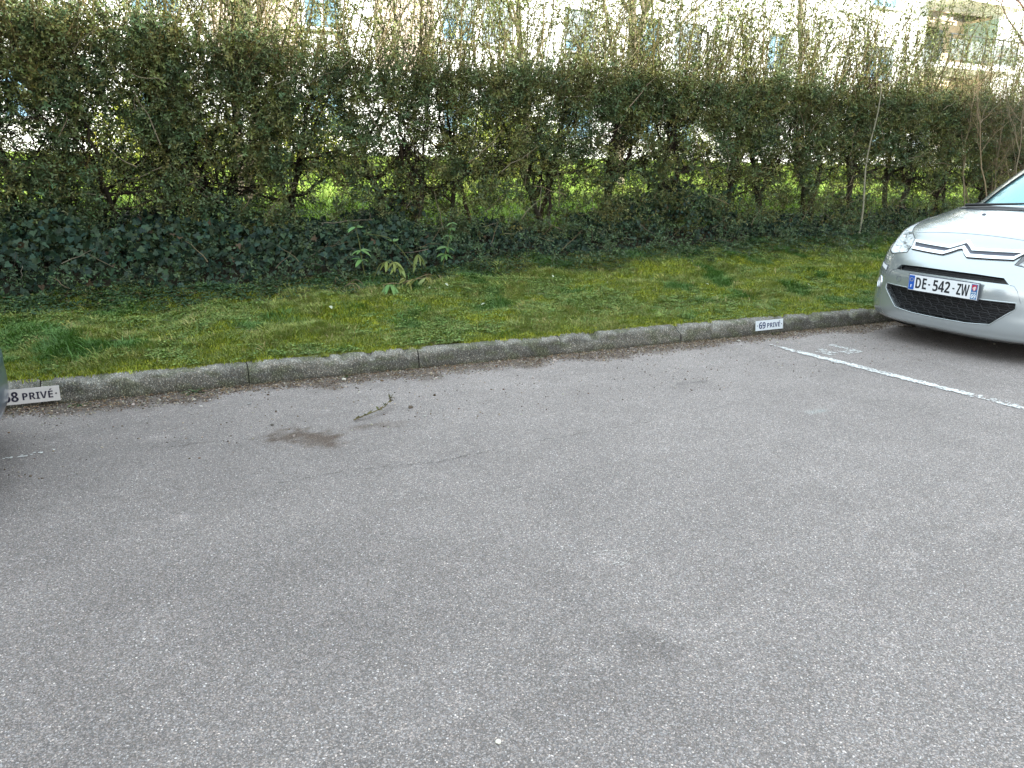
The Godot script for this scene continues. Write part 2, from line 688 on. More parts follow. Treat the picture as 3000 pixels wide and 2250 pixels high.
func moss_at(x: float, z: float) -> float:
	var v := nb.get_noise_2d(x * 0.75 + 13, z * 1.1 + 5) * 0.8 + na.get_noise_2d(x * 0.9 + 3, z * 1.2) * 0.6
	v += smoothstep(-0.42, -0.14, z) * 0.30 + smoothstep(1.0, 6.0, x) * 0.22 - smoothstep(-0.9, -1.6, z) * 0.35 - 0.05
	return smoothstep(-0.12, 0.32, v)


func clover_at(x: float, z: float) -> float:
	var v := na.get_noise_2d(x * 1.1 + 71, z * 1.1 + 17) + nb.get_noise_2d(x * 0.8 + 9, z * 0.8 + 88) * 0.5
	v += smoothstep(2.2, -0.5, x) * 0.45
	return smoothstep(-0.25, 0.35, v)


func verge_color(x: float, z: float) -> Color:
	var g := 1.0 + nc.get_noise_2d(x * 2, z * 2) * 0.3
	var c := Color(0.075 * g, 0.068 * g, 0.036 * g)
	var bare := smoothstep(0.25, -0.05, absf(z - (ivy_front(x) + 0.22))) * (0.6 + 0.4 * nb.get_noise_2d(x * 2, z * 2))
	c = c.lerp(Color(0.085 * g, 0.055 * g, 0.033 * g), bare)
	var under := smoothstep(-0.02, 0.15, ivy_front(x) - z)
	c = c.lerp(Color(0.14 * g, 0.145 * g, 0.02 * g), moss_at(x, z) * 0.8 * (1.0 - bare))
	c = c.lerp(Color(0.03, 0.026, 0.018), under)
	c.a = 1
	return c


func build_verge() -> void:
	var xs := lines([[-14, -1.5, 0.5], [-1.5, 8, 0.05], [8, 16, 0.12], [16, 40, 2]])
	var zs := lines([[-3.0, -0.118, 0.045]])
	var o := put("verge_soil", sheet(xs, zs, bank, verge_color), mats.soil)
	tag(o, "mossy earth bank rising from the kerb to the hedge", "", "", "structure")


func build_lawn() -> void:
	var xs := lines([[-60, -6, 6], [-6, 45, 0.6], [45, 120, 10]])
	var zs := lines([[-60, -26, 8], [-26, -3.0, 0.5]])
	var col := func(x, z): return Color(0.20, 0.28, 0.06).lerp(Color(0.30, 0.25, 0.10), 0.7 * smoothstep(9.0, 15.0, x + z * 0.3)) * (1.0 + 0.25 * na.get_noise_2d(x * 0.8, z * 0.8))
	var hgt := func(x, z): return bank(x, maxf(z, -22.0)) - (0.012 if z > -3.01 else 0.0)
	var o := put("lawn", sheet(xs, zs, hgt, col), mats.soil)
	tag(o, "sunlit lawn sloping up behind the hedge", "", "", "structure")
	# its blades
	var mb := MB.new()
	for k in 9:
		var a := Vector3(rf(-0.05, 0.05), 0, rf(-0.05, 0.05))
		mb.blade(a, a + Vector3(rf(-0.05, 0.05), rf(0.05, 0.11), rf(-0.05, 0.05)), 0.004, Color.WHITE)
	var cp := Copies.new()
	for k in 26000:
		var z := -3.2 - 16.5 * pow(rng.randf(), 1.3)
		var x := rf(-3.0, 4.0 + (4.5 - z) * 1.35)
		var s := rf(0.8, 1.5) * (1.0 + (-z) * 0.05)
		var a := rf(0, TAU)
		var c := jit(Color(0.21, 0.30, 0.06), 0.3)
		if na.get_noise_2d(x * 0.8, z * 0.8) > 0.25:
			c = c.lerp(Color(0.25, 0.22, 0.07), 0.5)
		cp.add(Vector3(x, bank(x, z) - 0.01, z), Vector3(cos(a), 0, sin(a)) * s, Vector3.UP * s, Vector3(-sin(a), 0, cos(a)) * s, c)
	var gr := scatter("lawn_grass", mb.mesh(), mats.grass, cp)
	tag(gr, "bright green grass of the lawn seen through the hedge", "grass", "", "stuff")


# ------------------------------------------------------------------ buildings
func wall_with_holes(m: MB, x0: float, x1: float, y0: float, y1: float, z: float, depth: float, holes: Array, col: Color) -> void:
	# vertical strips between hole edges; holes are [x0, x1, y0, y1]
	var cuts := [x0, x1]
	for h in holes:
		cuts.append(h[0])
		cuts.append(h[1])
	cuts.sort()
	for k in cuts.size() - 1:
		var a: float = cuts[k]
		var b: float = cuts[k + 1]
		if b - a < 0.001:
			continue
		var spans := []
		for h in holes:
			if h[0] < b - 0.001 and h[1] > a + 0.001:
				spans.append([h[2], h[3]])
		spans.sort_custom(func(p, q): return p[0] < q[0])
		var y := y0
		for s in spans + [[y1, y1]]:
			if s[0] - y > 0.001:
				m.box(Vector3((a + b) / 2, (y + s[0]) / 2, z - depth / 2), Vector3(b - a, s[0] - y, depth), col)
			y = s[1]


func window(root: Node3D, x0: float, x1: float, y0: float, y1: float, z: float, shutter: float) -> void:
	var f := MB.new()
	var t := 0.06
	var w := x1 - x0
	var hh := y1 - y0
	for q in [[x0 + t / 2, (y0 + y1) / 2, t, hh], [x1 - t / 2, (y0 + y1) / 2, t, hh], [(x0 + x1) / 2, y0 + t / 2, w - 2 * t, t], [(x0 + x1) / 2, y1 - t / 2, w - 2 * t, t], [(x0 + x1) / 2, (y0 + y1) / 2, t * 1.3, hh - 2 * t]]:
		f.box(Vector3(q[0], q[1], z), Vector3(q[2], q[3], 0.07), Color(0.7, 0.72, 0.74))
	var o := put("window", f.mesh(), mats.plain, root)
	for s in [0, 1]:
		var p := MB.new()
		p.box(Vector3(x0 + w * (0.27 + 0.46 * s), (y0 + y1) / 2, z - 0.015), Vector3(w / 2 - t * 1.6, hh - 2 * t, 0.012), Color.WHITE)
		put("pane", p.mesh(), mats.house_glass, o)
	var sl := MB.new()
	sl.box(Vector3((x0 + x1) / 2, y0 - 0.04, z + 0.14), Vector3(w + 0.16, 0.06, 0.34), Color(0.6, 0.6, 0.6))
	put("sill", sl.mesh(), mats.plain, o)
	if shutter > 0:
		var y := y1
		while y > y1 - hh * shutter:
			var m := MB.new()
			m.box(Vector3((x0 + x1) / 2, y - 0.055, z + 0.07), Vector3(w - 0.02, 0.085, 0.02), Color(0.34, 0.40, 0.45), Basis(Vector3.RIGHT, 0.35))
			put("shutter_slat", m.mesh(), mats.plain, o)
			y -= 0.1


func build_flats() -> void:
	var root := thing("apartment_building", "white rendered block of flats beyond the lawn behind the hedge", "building", Vector3(0, 0, -20))
	var wins := []
	for f in 4:
		var y: float = 2.75 + f * 2.85
		for q in [[-3.2, -2.0, 0.0], [0.6, 1.9, 0.0], [5.2, 6.3, 0.0], [9.5, 10.6, 0.5], [10.85, 11.9, 1.0], [13.9, 15.1, 0.7], [16.6, 17.9, 0.0], [18.5, 19.7, 0.9], [23.0, 24.0, 0.0], [28.4, 30.0, 0.25]]:
			if absf(q[0] - 9.5) < 0.1 and f > 1:
				continue
			wins.append([q[0], q[1], y, y + 1.35, q[2] if f > 0 else q[2] * 0.3])
	wins.append([42.0, 43.4, 2.75, 4.1, 0.0])
	wins.append([46.0, 47.4, 5.6, 6.95, 0.0])
	wins.append([46.0, 47.4, 8.45, 9.8, 0.0])
	var balconies := [[31.8, 36.6, 3.0, 6.2], [31.8, 36.6, 6.45, 8.85], [31.8, 36.6, 9.15, 11.6]]
	var holes := []
	for w in wins:
		holes.append(w)
	for b in balconies:
		holes.append(b)
	var m := MB.new()
	wall_with_holes(m, -14.0, 58.0, 0.8, 13.0, 0.0, 0.3, holes, Color(0.79, 0.81, 0.82))
	put("wall", m.mesh(), mats.plain, root)
	m = MB.new()
	m.box(Vector3(22, 6.9, -6.4), Vector3(71.4, 12.2, 9.0), Color(0.5, 0.48, 0.44))
	put("inner_wall", m.mesh(), mats.plain, root)
	m = MB.new()
	m.box(Vector3(22, 13.15, -5.0), Vector3(73.0, 0.3, 11.2), Color(0.35, 0.34, 0.33))
	put("roof", m.mesh(), mats.plain, root)
	# plinth course and beige panels, 4 cm proud, the right one painting a loggia's shade
	for q in [[2.6, 5.0, 4.3, 13.0], [7.3, 9.2, 4.6, 13.0]]:
		m = MB.new()
		m.box(Vector3((q[0] + q[1]) / 2, (q[2] + q[3]) / 2 - 0.005, 0.025), Vector3(q[1] - q[0], q[3] - q[2], 0.05), Color(0.42, 0.36, 0.31))
		put("beige_panel", m.mesh(), mats.plain, root)
	for w in wins:
		window(root, w[0], w[1], w[2], w[3], -0.16, w[4])
	# loggia balconies at the right-hand end
	for k in balconies.size():
		var b: Array = balconies[k]
		m = MB.new()
		m.box(Vector3((b[0] + b[1]) / 2, b[2] - 0.13, 0.15), Vector3(b[1] - b[0] + 0.5, 0.24, 1.9), Color(0.78, 0.78, 0.76))
		var slab := put("balcony", m.mesh(), mats.plain, root)
		m = MB.new()
		m.box(Vector3((b[0] + b[1]) / 2, (b[2] + b[3]) / 2, -1.75), Vector3(b[1] - b[0], b[3] - b[2], 0.1), Color(0.68, 0.57, 0.42))
		for sx in [b[0] - 0.05, b[1] + 0.05]:
			m.box(Vector3(sx, (b[2] + b[3]) / 2, -1.0), Vector3(0.1, b[3] - b[2], 1.38), Color(0.68, 0.57, 0.42))
		put("back_wall", m.mesh(), mats.plain, slab)
		m = MB.new()
		m.box(Vector3(b[0] + 2.3, b[3] - 0.62, -1.66), Vector3(1.3, 0.4, 0.06), Color(0.03, 0.03, 0.035))
		m.box(Vector3(b[0] + 2.3, b[2] + 0.95, -1.66), Vector3(2.2, 1.9, 0.05), Color(0.2, 0.24, 0.26))
		put("door", m.mesh(), mats.plain, slab)
		if k > 0:
			m = MB.new()
			m.box(Vector3(b[0] + 2.6, b[2] + 0.5, 1.02), Vector3(4.7, 0.80, 0.03), Color(0.17, 0.20, 0.20))
			put("railing_panel", m.mesh(), mats.plain, slab)
			m = MB.new()
			for px in [0.3, 1.45, 2.6, 3.75, 4.85]:
				m.box(Vector3(b[0] + px, b[2] + 0.54, 1.06), Vector3(0.05, 1.06, 0.05), Color(0.06, 0.07, 0.07))
			m.box(Vector3(b[0] + 2.6, b[2] + 1.09, 1.06), Vector3(4.8, 0.05, 0.06), Color(0.06, 0.07, 0.07))
			put("railing", m.mesh(), mats.plain, slab)
			m = MB.new()
			m.box(Vector3(b[0] + 3.5, b[2] + 1.0, 0.1), Vector3(0.05, 2.0, 1.6), Color(0.42, 0.55, 0.48))
			put("privacy_screen", m.mesh(), mats.plain, slab)


func build_shading_block() -> void:
	# unseen block across the car park, sized to shade the whole foreground
	var root := thing("apartment_building", "unseen tall block of flats behind the viewer, sized to shade the foreground", "building", Vector3(12, 0, 30))
	var wins := []
	for f in 6:
		for k in 10:
			wins.append([-14.2 + k * 3.0, -12.9 + k * 3.0, 1.1 + f * 2.9, 2.5 + f * 2.9])
	var m := MB.new()
	# built facing the other way, then turned
	wall_with_holes(m, -16, 16, 0, 19.0, 0, 0.3, wins, Color(0.6, 0.58, 0.54))
	m.box(Vector3(0, 9.5, -6.05), Vector3(31.6, 18.9, 11.4), Color(0.55, 0.53, 0.5))
	put("wall", m.mesh(), mats.plain, root)
	m = MB.new()
	m.box(Vector3(0, 19.15, -6), Vector3(32.6, 0.3, 12.6), Color(0.3, 0.3, 0.3))
	put("roof", m.mesh(), mats.plain, root)
	for w in wins:
		var p := MB.new()
		p.box(Vector3((w[0] + w[1]) / 2, (w[2] + w[3]) / 2, -0.2), Vector3(w[1] - w[0], w[3] - w[2], 0.04), Color.WHITE)
		put("window", p.mesh(), mats.house_glass, root)
	root.rotation.y = PI


# ------------------------------------------------------------------ hedge
func wobble_path(a: Vector3, b: Vector3, steps: int, amount: float) -> PackedVector3Array:
	var o := PackedVector3Array()
	var off := Vector3.ZERO
	for k in steps + 1:
		var t := float(k) / steps
		o.append(a.lerp(b, t) + off)
		off = off * 0.8 + rdir() * amount
	return o


func radii(n: int, a: float, b: float) -> PackedFloat32Array:
	var o := PackedFloat32Array()
	for k in n:
		o.append(lerpf(a, b, float(k) / (n - 1)))
	return o


func sprig_mesh(leaves: int, length: float, leaf_len: float, spread: float) -> ArrayMesh:
	var m := MB.new()
	var p := wobble_path(Vector3.ZERO, Vector3(0, length, 0), 3, length * 0.06)
	m.tube(p, PackedFloat32Array([0.0016, 0.0014, 0.0011, 0.0006]), 3, Color(0.9, 0.6, 0.55))
	for k in leaves:
		var t := (k + 0.4) / leaves
		var seg := t * 3
		var at := p[int(seg)].lerp(p[mini(int(seg) + 1, 3)], seg - int(seg))
		var a := k * 2.4 + rf(-0.5, 0.5)
		var d := (Vector3(cos(a), 0, sin(a)) * spread + Vector3.UP * rf(0.3, 1.0)).normalized()
		var up := (Vector3.UP * 0.7 + rdir() * 0.7).normalized()
		var l := leaf_len * rf(0.65, 1.15)
		m.leaf(at, d, up, l, l * rf(0.36, 0.48), rf(0.04, 0.16), rf(-0.2, 0.7), jit(Color(1, 1, 1), 0.22))
	return m.mesh()


func shoot_mesh(leafy: float) -> ArrayMesh:
	# one year's upright shoot, a metre long, with short side spurs of small leaves
	var m := MB.new()
	var p := wobble_path(Vector3.ZERO, Vector3(rf(-0.16, 0.16), 1.0, rf(-0.12, 0.12)), 8, 0.016)
	m.tube(p, radii(9, 0.0052, 0.0014), 4, Color(0.60, 0.42, 0.42))
	for k in 34:
		var t := lerpf(0.04, 0.99, k / 33.0)
		var seg := t * 8
		var at := p[int(seg)].lerp(p[mini(int(seg) + 1, 8)], seg - int(seg))
		var a := k * 2.4 + rf(-0.6, 0.6)
		var d := (Vector3(cos(a), 0, sin(a)) + Vector3.UP * rf(0.1, 0.7)).normalized()
		var ln := rf(0.012, 0.055) * (1.25 - t * 0.7)
		if rng.randf() < 0.2:
			ln = rf(0.1, 0.28)
		m.tube(PackedVector3Array([at, at + d * ln]), PackedFloat32Array([0.0015, 0.0007]), 3, Color(0.62, 0.45, 0.36))
		var cnt := int(leafy * rf(1.4, 5.0) * (1.0 + ln * 12.0))
		for j in cnt:
			var q := at + d * ln * rf(0.3, 1.0)
			var e := (d * 0.5 + rdir()).normalized()
			var l := rf(0.015, 0.031)
			m.leaf(q, e, (Vector3.UP + rdir() * 0.6).normalized(), l, l * 0.48, 0.08, rf(-0.2, 0.6), jit(Color(1, 1, 1), 0.25))
	return m.mesh()


var sprigs := []
var shoots := []


func hedge_density(x: float, y: float, z: float) -> float:
	# y above the hedge foot; the hedge is clipped at about 1.62 and bare towards the bottom
	var top := 1.60 + 0.16 * smoothstep(1.8, 0.2, x) + na.get_noise_2d(x * 1.1, 4.0) * 0.12 + nb.get_noise_2d(x * 2.0, z * 2.0) * 0.06
	if y > top:
		return 0.10 * smoothstep(top + 0.35, top, y)
	var d := 0.0
	if y < 0.20:
		d = 0.36
	elif y < 0.55:
		d = 0.30
	elif y < 0.78:
		d = 0.42
	elif y < 1.18:
		d = lerpf(0.42, 0.55, (y - 0.78) / 0.4)
	else:
		d = 0.78
	d += smoothstep(1.6, -0.6, x) * 0.20
	d += smoothstep(7.0, 10.0, x) * 0.10
	d -= smoothstep(5.6, 7.5, x) * smoothstep(1.1, 0.7, y) * 0.22
	var g := na.get_noise_3d(x * 2.0, y * 2.4, z * 1.3 + 3) * 0.5 + nb.get_noise_3d(x * 1.6, y * 1.6, z) * 1.05
	return clampf(d + g * 0.95, 0.0, 1.0)


func hedge_shrub(x: float, label: String, stems: int) -> void:
	var foot := bank(x, -2.62) - 0.03
	var root := thing("hedge_shrub", label, "hedge shrub", Vector3(x, foot, -2.62), "shrubs of the evergreen hedge along the verge")
	var bark := Color(0.055, 0.045, 0.032)
	var tips := []
	for s in stems:
		var base := Vector3(rf(-0.10, 0.10) * stems * 0.6, 0, rf(-0.10, 0.10))
		var lean := Vector3(rf(-0.28, 0.28), rf(0.55, 0.85), rf(-0.15, 0.15))
		var fork := base + lean
		var r0 := rf(0.024, 0.042) / sqrt(stems * 0.6 + 0.4)
		var m := MB.new()
		var p := wobble_path(base, fork, 7, 0.022)
		m.tube(p, radii(8, r0 * 1.25, r0 * 0.8), 8, jit(bark, 0.2))
		put("trunk", m.mesh(), mats.bark, root)
		var nbr := rng.randi_range(4, 5)
		for b in nbr:
			var a := rf(0, TAU)
			var start := p[rng.randi_range(4, 7)]
			var up := rf(0.5, 1.0)
			var e := start + Vector3(cos(a) * rf(0.2, 0.6), up, sin(a) * rf(0.10, 0.32))
			if rng.randf() < 0.3:
				e = start + Vector3((1.0 if cos(a) > 0 else -1.0) * rf(0.45, 0.75), rf(0.05, 0.4), sin(a) * 0.2)
			e.y = minf(e.y, 1.72)
			var q := wobble_path(start, e, 7, 0.03)
			m = MB.new()
			m.tube(q, radii(8, r0 * rf(0.5, 0.75), 0.006), 6, jit(bark, 0.2))
			put("branch", m.mesh(), mats.bark, root)
			tips.append(q)
	# the web of dark twigs
	var tw := MB.new()
	for k in 260:
		var q: PackedVector3Array = tips[rng.randi_range(0, tips.size() - 1)]
		var at := q[rng.randi_range(1, 7)] + rdir() * 0.02
		var d := (rdir() + Vector3.UP * 0.25).normalized()
		d.z *= 0.6
		var ln := rf(0.16, 0.5)
		var e := at + d * ln
		e.y = clampf(e.y, 0.05, 1.75)
		var w := wobble_path(at, e, 4, 0.018)
		tw.tube(w, radii(5, rf(0.003, 0.0058), 0.0014), 3, jit(Color(0.05, 0.038, 0.03), 0.35))
	# pale bent canes on the face of the hedge
	for k in 9:
		var at := Vector3(rf(-0.5, 0.5), rf(0.1, 1.5), rf(0.25, 0.5))
		var e := at + Vector3(rf(-0.4, 0.4), rf(-0.1, 0.4), rf(-0.05, 0.12))
		var w := wobble_path(at, e, 4, 0.02)
		tw.tube(w, radii(5, 0.0042, 0.0018), 4, jit(Color(0.20, 0.16, 0.11), 0.25))
	put("twigs", tw.mesh(), mats.bark, root).set_meta("kind", "stuff")
	var cps := [Copies.new(), Copies.new(), Copies.new()]
	var tries := 8400
	for k in tries:
		var lx := rf(-0.56, 0.56)
		var y := rf(0.0, 1.95)
		var u := rf(-1, 1)
		var lz := signf(u) * pow(absf(u), 0.65) * 0.44
		var den := hedge_density(x + lx, y, lz)
		if rng.randf() > pow(den, 1.35):
			continue
		var d := (rdir() + Vector3(0, 0.5, signf(lz) * 0.5)).normalized()
		var sd := d.cross(rdir()).normalized()
		var s := rf(0.75, 1.3)
		var tone := nb.get_noise_3d((x + lx) * 1.5, y * 1.5, lz)
		var c := Color(0.160, 0.172, 0.055).lerp(Color(0.088, 0.132, 0.056), smoothstep(-0.3, 0.3, tone))
		if rng.randf() < 0.03:
			c = Color(0.14, 0.13, 0.03)
		c = jit(c, 0.42)
		cps[k % 3].add(Vector3(lx, y, lz), sd * s, d * s, sd.cross(d) * s, c)
	# thin growth hanging out over the ivy
	for k in (330 if x < 2.6 else 170):
		var lz := 0.4 + 0.75 * pow(rng.randf(), 1.6)
		var lx := rf(-0.55, 0.55)
		var y := bank(x + lx, -2.62 + lz) - foot + rf(0.04, 0.34) * (1.25 - lz)
		if nb.get_noise_2d((x + lx) * 1.2, lz * 2.0) < 0.0:
			continue
		var d := (rdir() + Vector3(0, 0.2, 0.7)).normalized()
		var sd := d.cross(rdir()).normalized()
		cps[k % 3].add(Vector3(lx, y, lz), sd, d, sd.cross(d), jit(Color(0.075, 0.115, 0.05), 0.4))
	for k in 3:
		scatter("foliage", sprigs[k], mats.leaf, cps[k], root)
	# upright shoots above the clipped top
	var cs := []
	for k in shoots.size():
		cs.append(Copies.new())
	var many := 78 if x < 8.6 else 52
	for k in many:
		var at := Vector3(rf(-0.55, 0.55), rf(1.25, 1.6), rf(-0.4, 0.4))
		var d := Vector3(rf(-0.24, 0.50), 1, rf(-0.22, 0.28)).normalized()
		if rng.randf() < 0.25:
			d = Vector3(rf(-0.9, 0.9), 1, rf(-0.4, 0.5)).normalized()
		var s := rf(0.5, 1.55)
		var sd := d.cross(rdir()).normalized()
		var c := jit(Color(0.150, 0.175, 0.060), 0.32)
		cs[rng.randi_range(0, shoots.size() - 1)].add(at, sd * s, d * s, sd.cross(d) * s, c)
	for k in shoots.size():
		if cs[k].count:
			scatter("upright_shoots", shoots[k], mats.leaf, cs[k], root)


func build_hedge() -> void:
	for k in 3:
		sprigs.append(sprig_mesh([11, 13, 9][k], [0.12, 0.15, 0.10][k], [0.029, 0.026, 0.032][k], [1.0, 0.8, 1.2][k]))
	for k in 6:
		shoots.append(shoot_mesh([0.5, 0.8, 1.0, 1.3, 0.9, 0.7][k]))
	var list := [
		[-2.6, "hedge shrub behind the blue grey car, hidden by it except for its top", 2],
		[-1.7, "hedge shrub beside the left end of the photo, half out of view", 2],
		[-0.78, "dense dark hedge shrub with a straight trunk at the left edge of the photo", 1],
		[-0.05, "hedge shrub with a slanting trunk left of the one with a forked trunk", 2],
		[0.72, "hedge shrub with a forked trunk behind the widest part of the ivy", 2],
		[1.38, "hedge shrub with close twin trunks, left of the laurel seedlings", 2],
		[2.32, "hedge shrub right behind the drooping laurel seedlings", 2],
		[2.98, "hedge shrub just right of the upright laurel seedling", 2],
		[3.92, "hedge shrub of many thin stems in the middle of the hedge", 4],
		[4.62, "hedge shrub with a single trunk, behind the right half of the empty bay", 1],
		[5.32, "hedge shrub standing in the high mound of ivy behind the 69 sign", 2],
		[6.10, "hedge shrub just right of the high ivy mound", 2],
		[6.75, "hedge shrub with thin trunk left of the tall bare cane", 1],
		[7.50, "hedge shrub with leaning trunk from which the tall bare cane rises", 2],
		[8.25, "hedge shrub left of the silver car's windscreen pillar, trunk leaning right", 1],
		[9.05, "hedge shrub seen just above the bonnet of the silver car", 2],
		[9.90, "hedge shrub beside the bare multi-stemmed shrub behind the silver car", 2],
		[10.8, "hedge shrub behind the bare multi-stemmed shrub at the right edge", 2],
		[11.7, "hedge shrub behind the windscreen of the silver car", 2],
		[12.6, "hedge shrub farthest to the right, hidden by the silver car", 2],
	]
	for q in list:
		hedge_shrub(q[0], q[1], q[2])
	# the tall bare pale cane standing in front of the hedge
	var c := MB.new()
	var b := Vector3(7.85, bank(7.85, -2.1), -2.1)
	var p := PackedVector3Array()
	for k in 12:
		var t := k / 11.0
		p.append(b + Vector3(0.10 * t + 0.02 * sin(t * 9), 1.72 * t, -0.02 * t + 0.015 * cos(t * 7)))
	c.tube(p, radii(12, 0.011, 0.006), 7, Color(0.26, 0.24, 0.18), true)
	var o := put("bare_cane", c.mesh(), mats.bark)
	tag(o, "tall pale bare cane standing in front of the dark hedge on the right", "cane")


# ------------------------------------------------------------------ ivy along the hedge foot
func ivy_leaf(kind: int) -> ArrayMesh:
	var m := MB.new()
	var o := []
	match kind:
		0:
			o = [Vector2(0, 0), Vector2(0.30, -0.10), Vector2(0.52, 0.18), Vector2(0.26, 0.34), Vector2(0.30, 0.60), Vector2(0, 1.0), Vector2(-0.30, 0.60), Vector2(-0.26, 0.34), Vector2(-0.52, 0.18), Vector2(-0.30, -0.10)]
		1:
			o = [Vector2(0, 0), Vector2(0.34, -0.05), Vector2(0.48, 0.30), Vector2(0.30, 0.5), Vector2(0, 1.0), Vector2(-0.28, 0.52), Vector2(-0.46, 0.26), Vector2(-0.32, -0.06)]
		_:
			o = [Vector2(0, 0), Vector2(0.24, -0.14), Vector2(0.60, 0.02), Vector2(0.36, 0.26), Vector2(0.50, 0.48), Vector2(0.18, 0.55), Vector2(0, 0.9), Vector2(-0.20, 0.55), Vector2(-0.5, 0.46), Vector2(-0.34, 0.24), Vector2(-0.58, 0.04), Vector2(-0.22, -0.12)]
	m.flat_leaf(Vector3.ZERO, Basis(), o, 1.0, [0.22, 0.3, 0.12][kind], Color.WHITE)
	return m.mesh()


func build_ivy() -> void:
	var root := thing("ivy", "dark ivy covering the ground all along the foot of the hedge", "ivy", Vector3.ZERO)
	root.set_meta("kind", "stuff")
	var cps := [Copies.new(), Copies.new(), Copies.new()]
	for k in 21000:
		var x := rf(-3.0, 12.5)
		if rng.randf() > 1.0 - 0.45 * smoothstep(6.0, 12.0, x):
			continue
		var f := ivy_front(x)
		var z := f - rng.randf() * (2.75 + f)
		var inn := (f - z)
		if inn < 0.16 and rng.randf() < 0.5 - inn * 2.5:
			continue
		# cushion that swells behind the edge; a high mound near x = 5.2
		var mound := 0.10 + 0.16 * smoothstep(0.0, 0.55, inn) * (0.8 + 0.9 * na.get_noise_2d(x * 1.3, 55))
		mound += 0.30 * exp(-pow((x - 5.3) / 0.55, 2)) * smoothstep(0.05, 0.4, inn)
		mound += 0.14 * smoothstep(1.5, -0.5, x) * smoothstep(0.1, 0.6, inn)
		mound *= smoothstep(-0.05, 0.25, inn) * (1.0 - 0.4 * smoothstep(2.2, 3.2, x) * (1.0 - exp(-pow((x - 5.3) / 0.8, 2))))
		if x > 3.45 and x < 4.15:
			mound *= 0.35
		var u := rng.randf()
		var y := bank(x, z) + 0.012 + mound * sqrt(u)
		var nrm := (Vector3(rf(-0.5, 0.5), 0.55, 0.75) + rdir() * 0.95).normalized()
		var d := (Vector3(rf(-0.8, 0.8), -0.5, 0.5) + rdir() * 0.5)
		d = (d - nrm * d.dot(nrm)).normalized()
		var s := rf(0.032, 0.062) * (0.75 + 0.3 * smoothstep(0.0, 0.4, inn))
		if x > 2.6:
			s *= 0.82
		var c := Color(0.019, 0.040, 0.030).lerp(Color(0.038, 0.060, 0.032), rng.randf())
		c = jit(c, 0.45)
		if rng.randf() < 0.012:
			c = Color(0.075, 0.05, 0.03)
		cps[k % 3].add(Vector3(x, y, z), d.cross(nrm) * -s, nrm * s, d * s, c)
	# some climbing the trunks
	for q in [[-0.78, 0.5], [0.72, 0.35], [2.32, 0.3], [5.32, 0.9], [5.25, 0.8], [6.1, 0.4], [8.25, 0.3]]:
		for k in 130:
			var y: float = pow(rng.randf(), 1.4) * q[1]
			var a := rf(0, TAU)
			var r := rf(0.05, 0.24)
			var at := Vector3(q[0] + cos(a) * r, bank(q[0], -2.6) + 0.1 + y, -2.55 + sin(a) * r)
			var nrm := (Vector3(cos(a), 0.4, sin(a) * 0.6 + 0.5) + rdir() * 0.3).normalized()
			var d := Vector3(rf(-0.5, 0.5), -1, rf(-0.3, 0.3))
			d = (d - nrm * d.dot(nrm)).normalized()
			var s := rf(0.035, 0.06)
			cps[k % 3].add(at, d.cross(nrm) * -s, nrm * s, d * s, jit(Color(0.026, 0.048, 0.026), 0.3))
	for k in 3:
		scatter("leaves", ivy_leaf(k), mats.ivy, cps[k], root)
	# runners and dead twigs between the leaves
	var m := MB.new()
	for k in 120:
		var x := rf(-2.0, 11.0)
		var f := ivy_front(x)
		var z := f - rf(-0.05, 0.6)
		var a := Vector3(x, bank(x, z) + rf(0.05, 0.22), z)
		var e := a + Vector3(rf(-0.25, 0.25), rf(-0.12, 0.22), rf(-0.1, 0.15))
		m.tube(wobble_path(a, e, 4, 0.012), radii(5, rf(0.0018, 0.004), 0.001), 4, jit(Color(0.16, 0.13, 0.09), 0.4))
	put("stems", m.mesh(), mats.bark, root).set_meta("kind", "stuff")


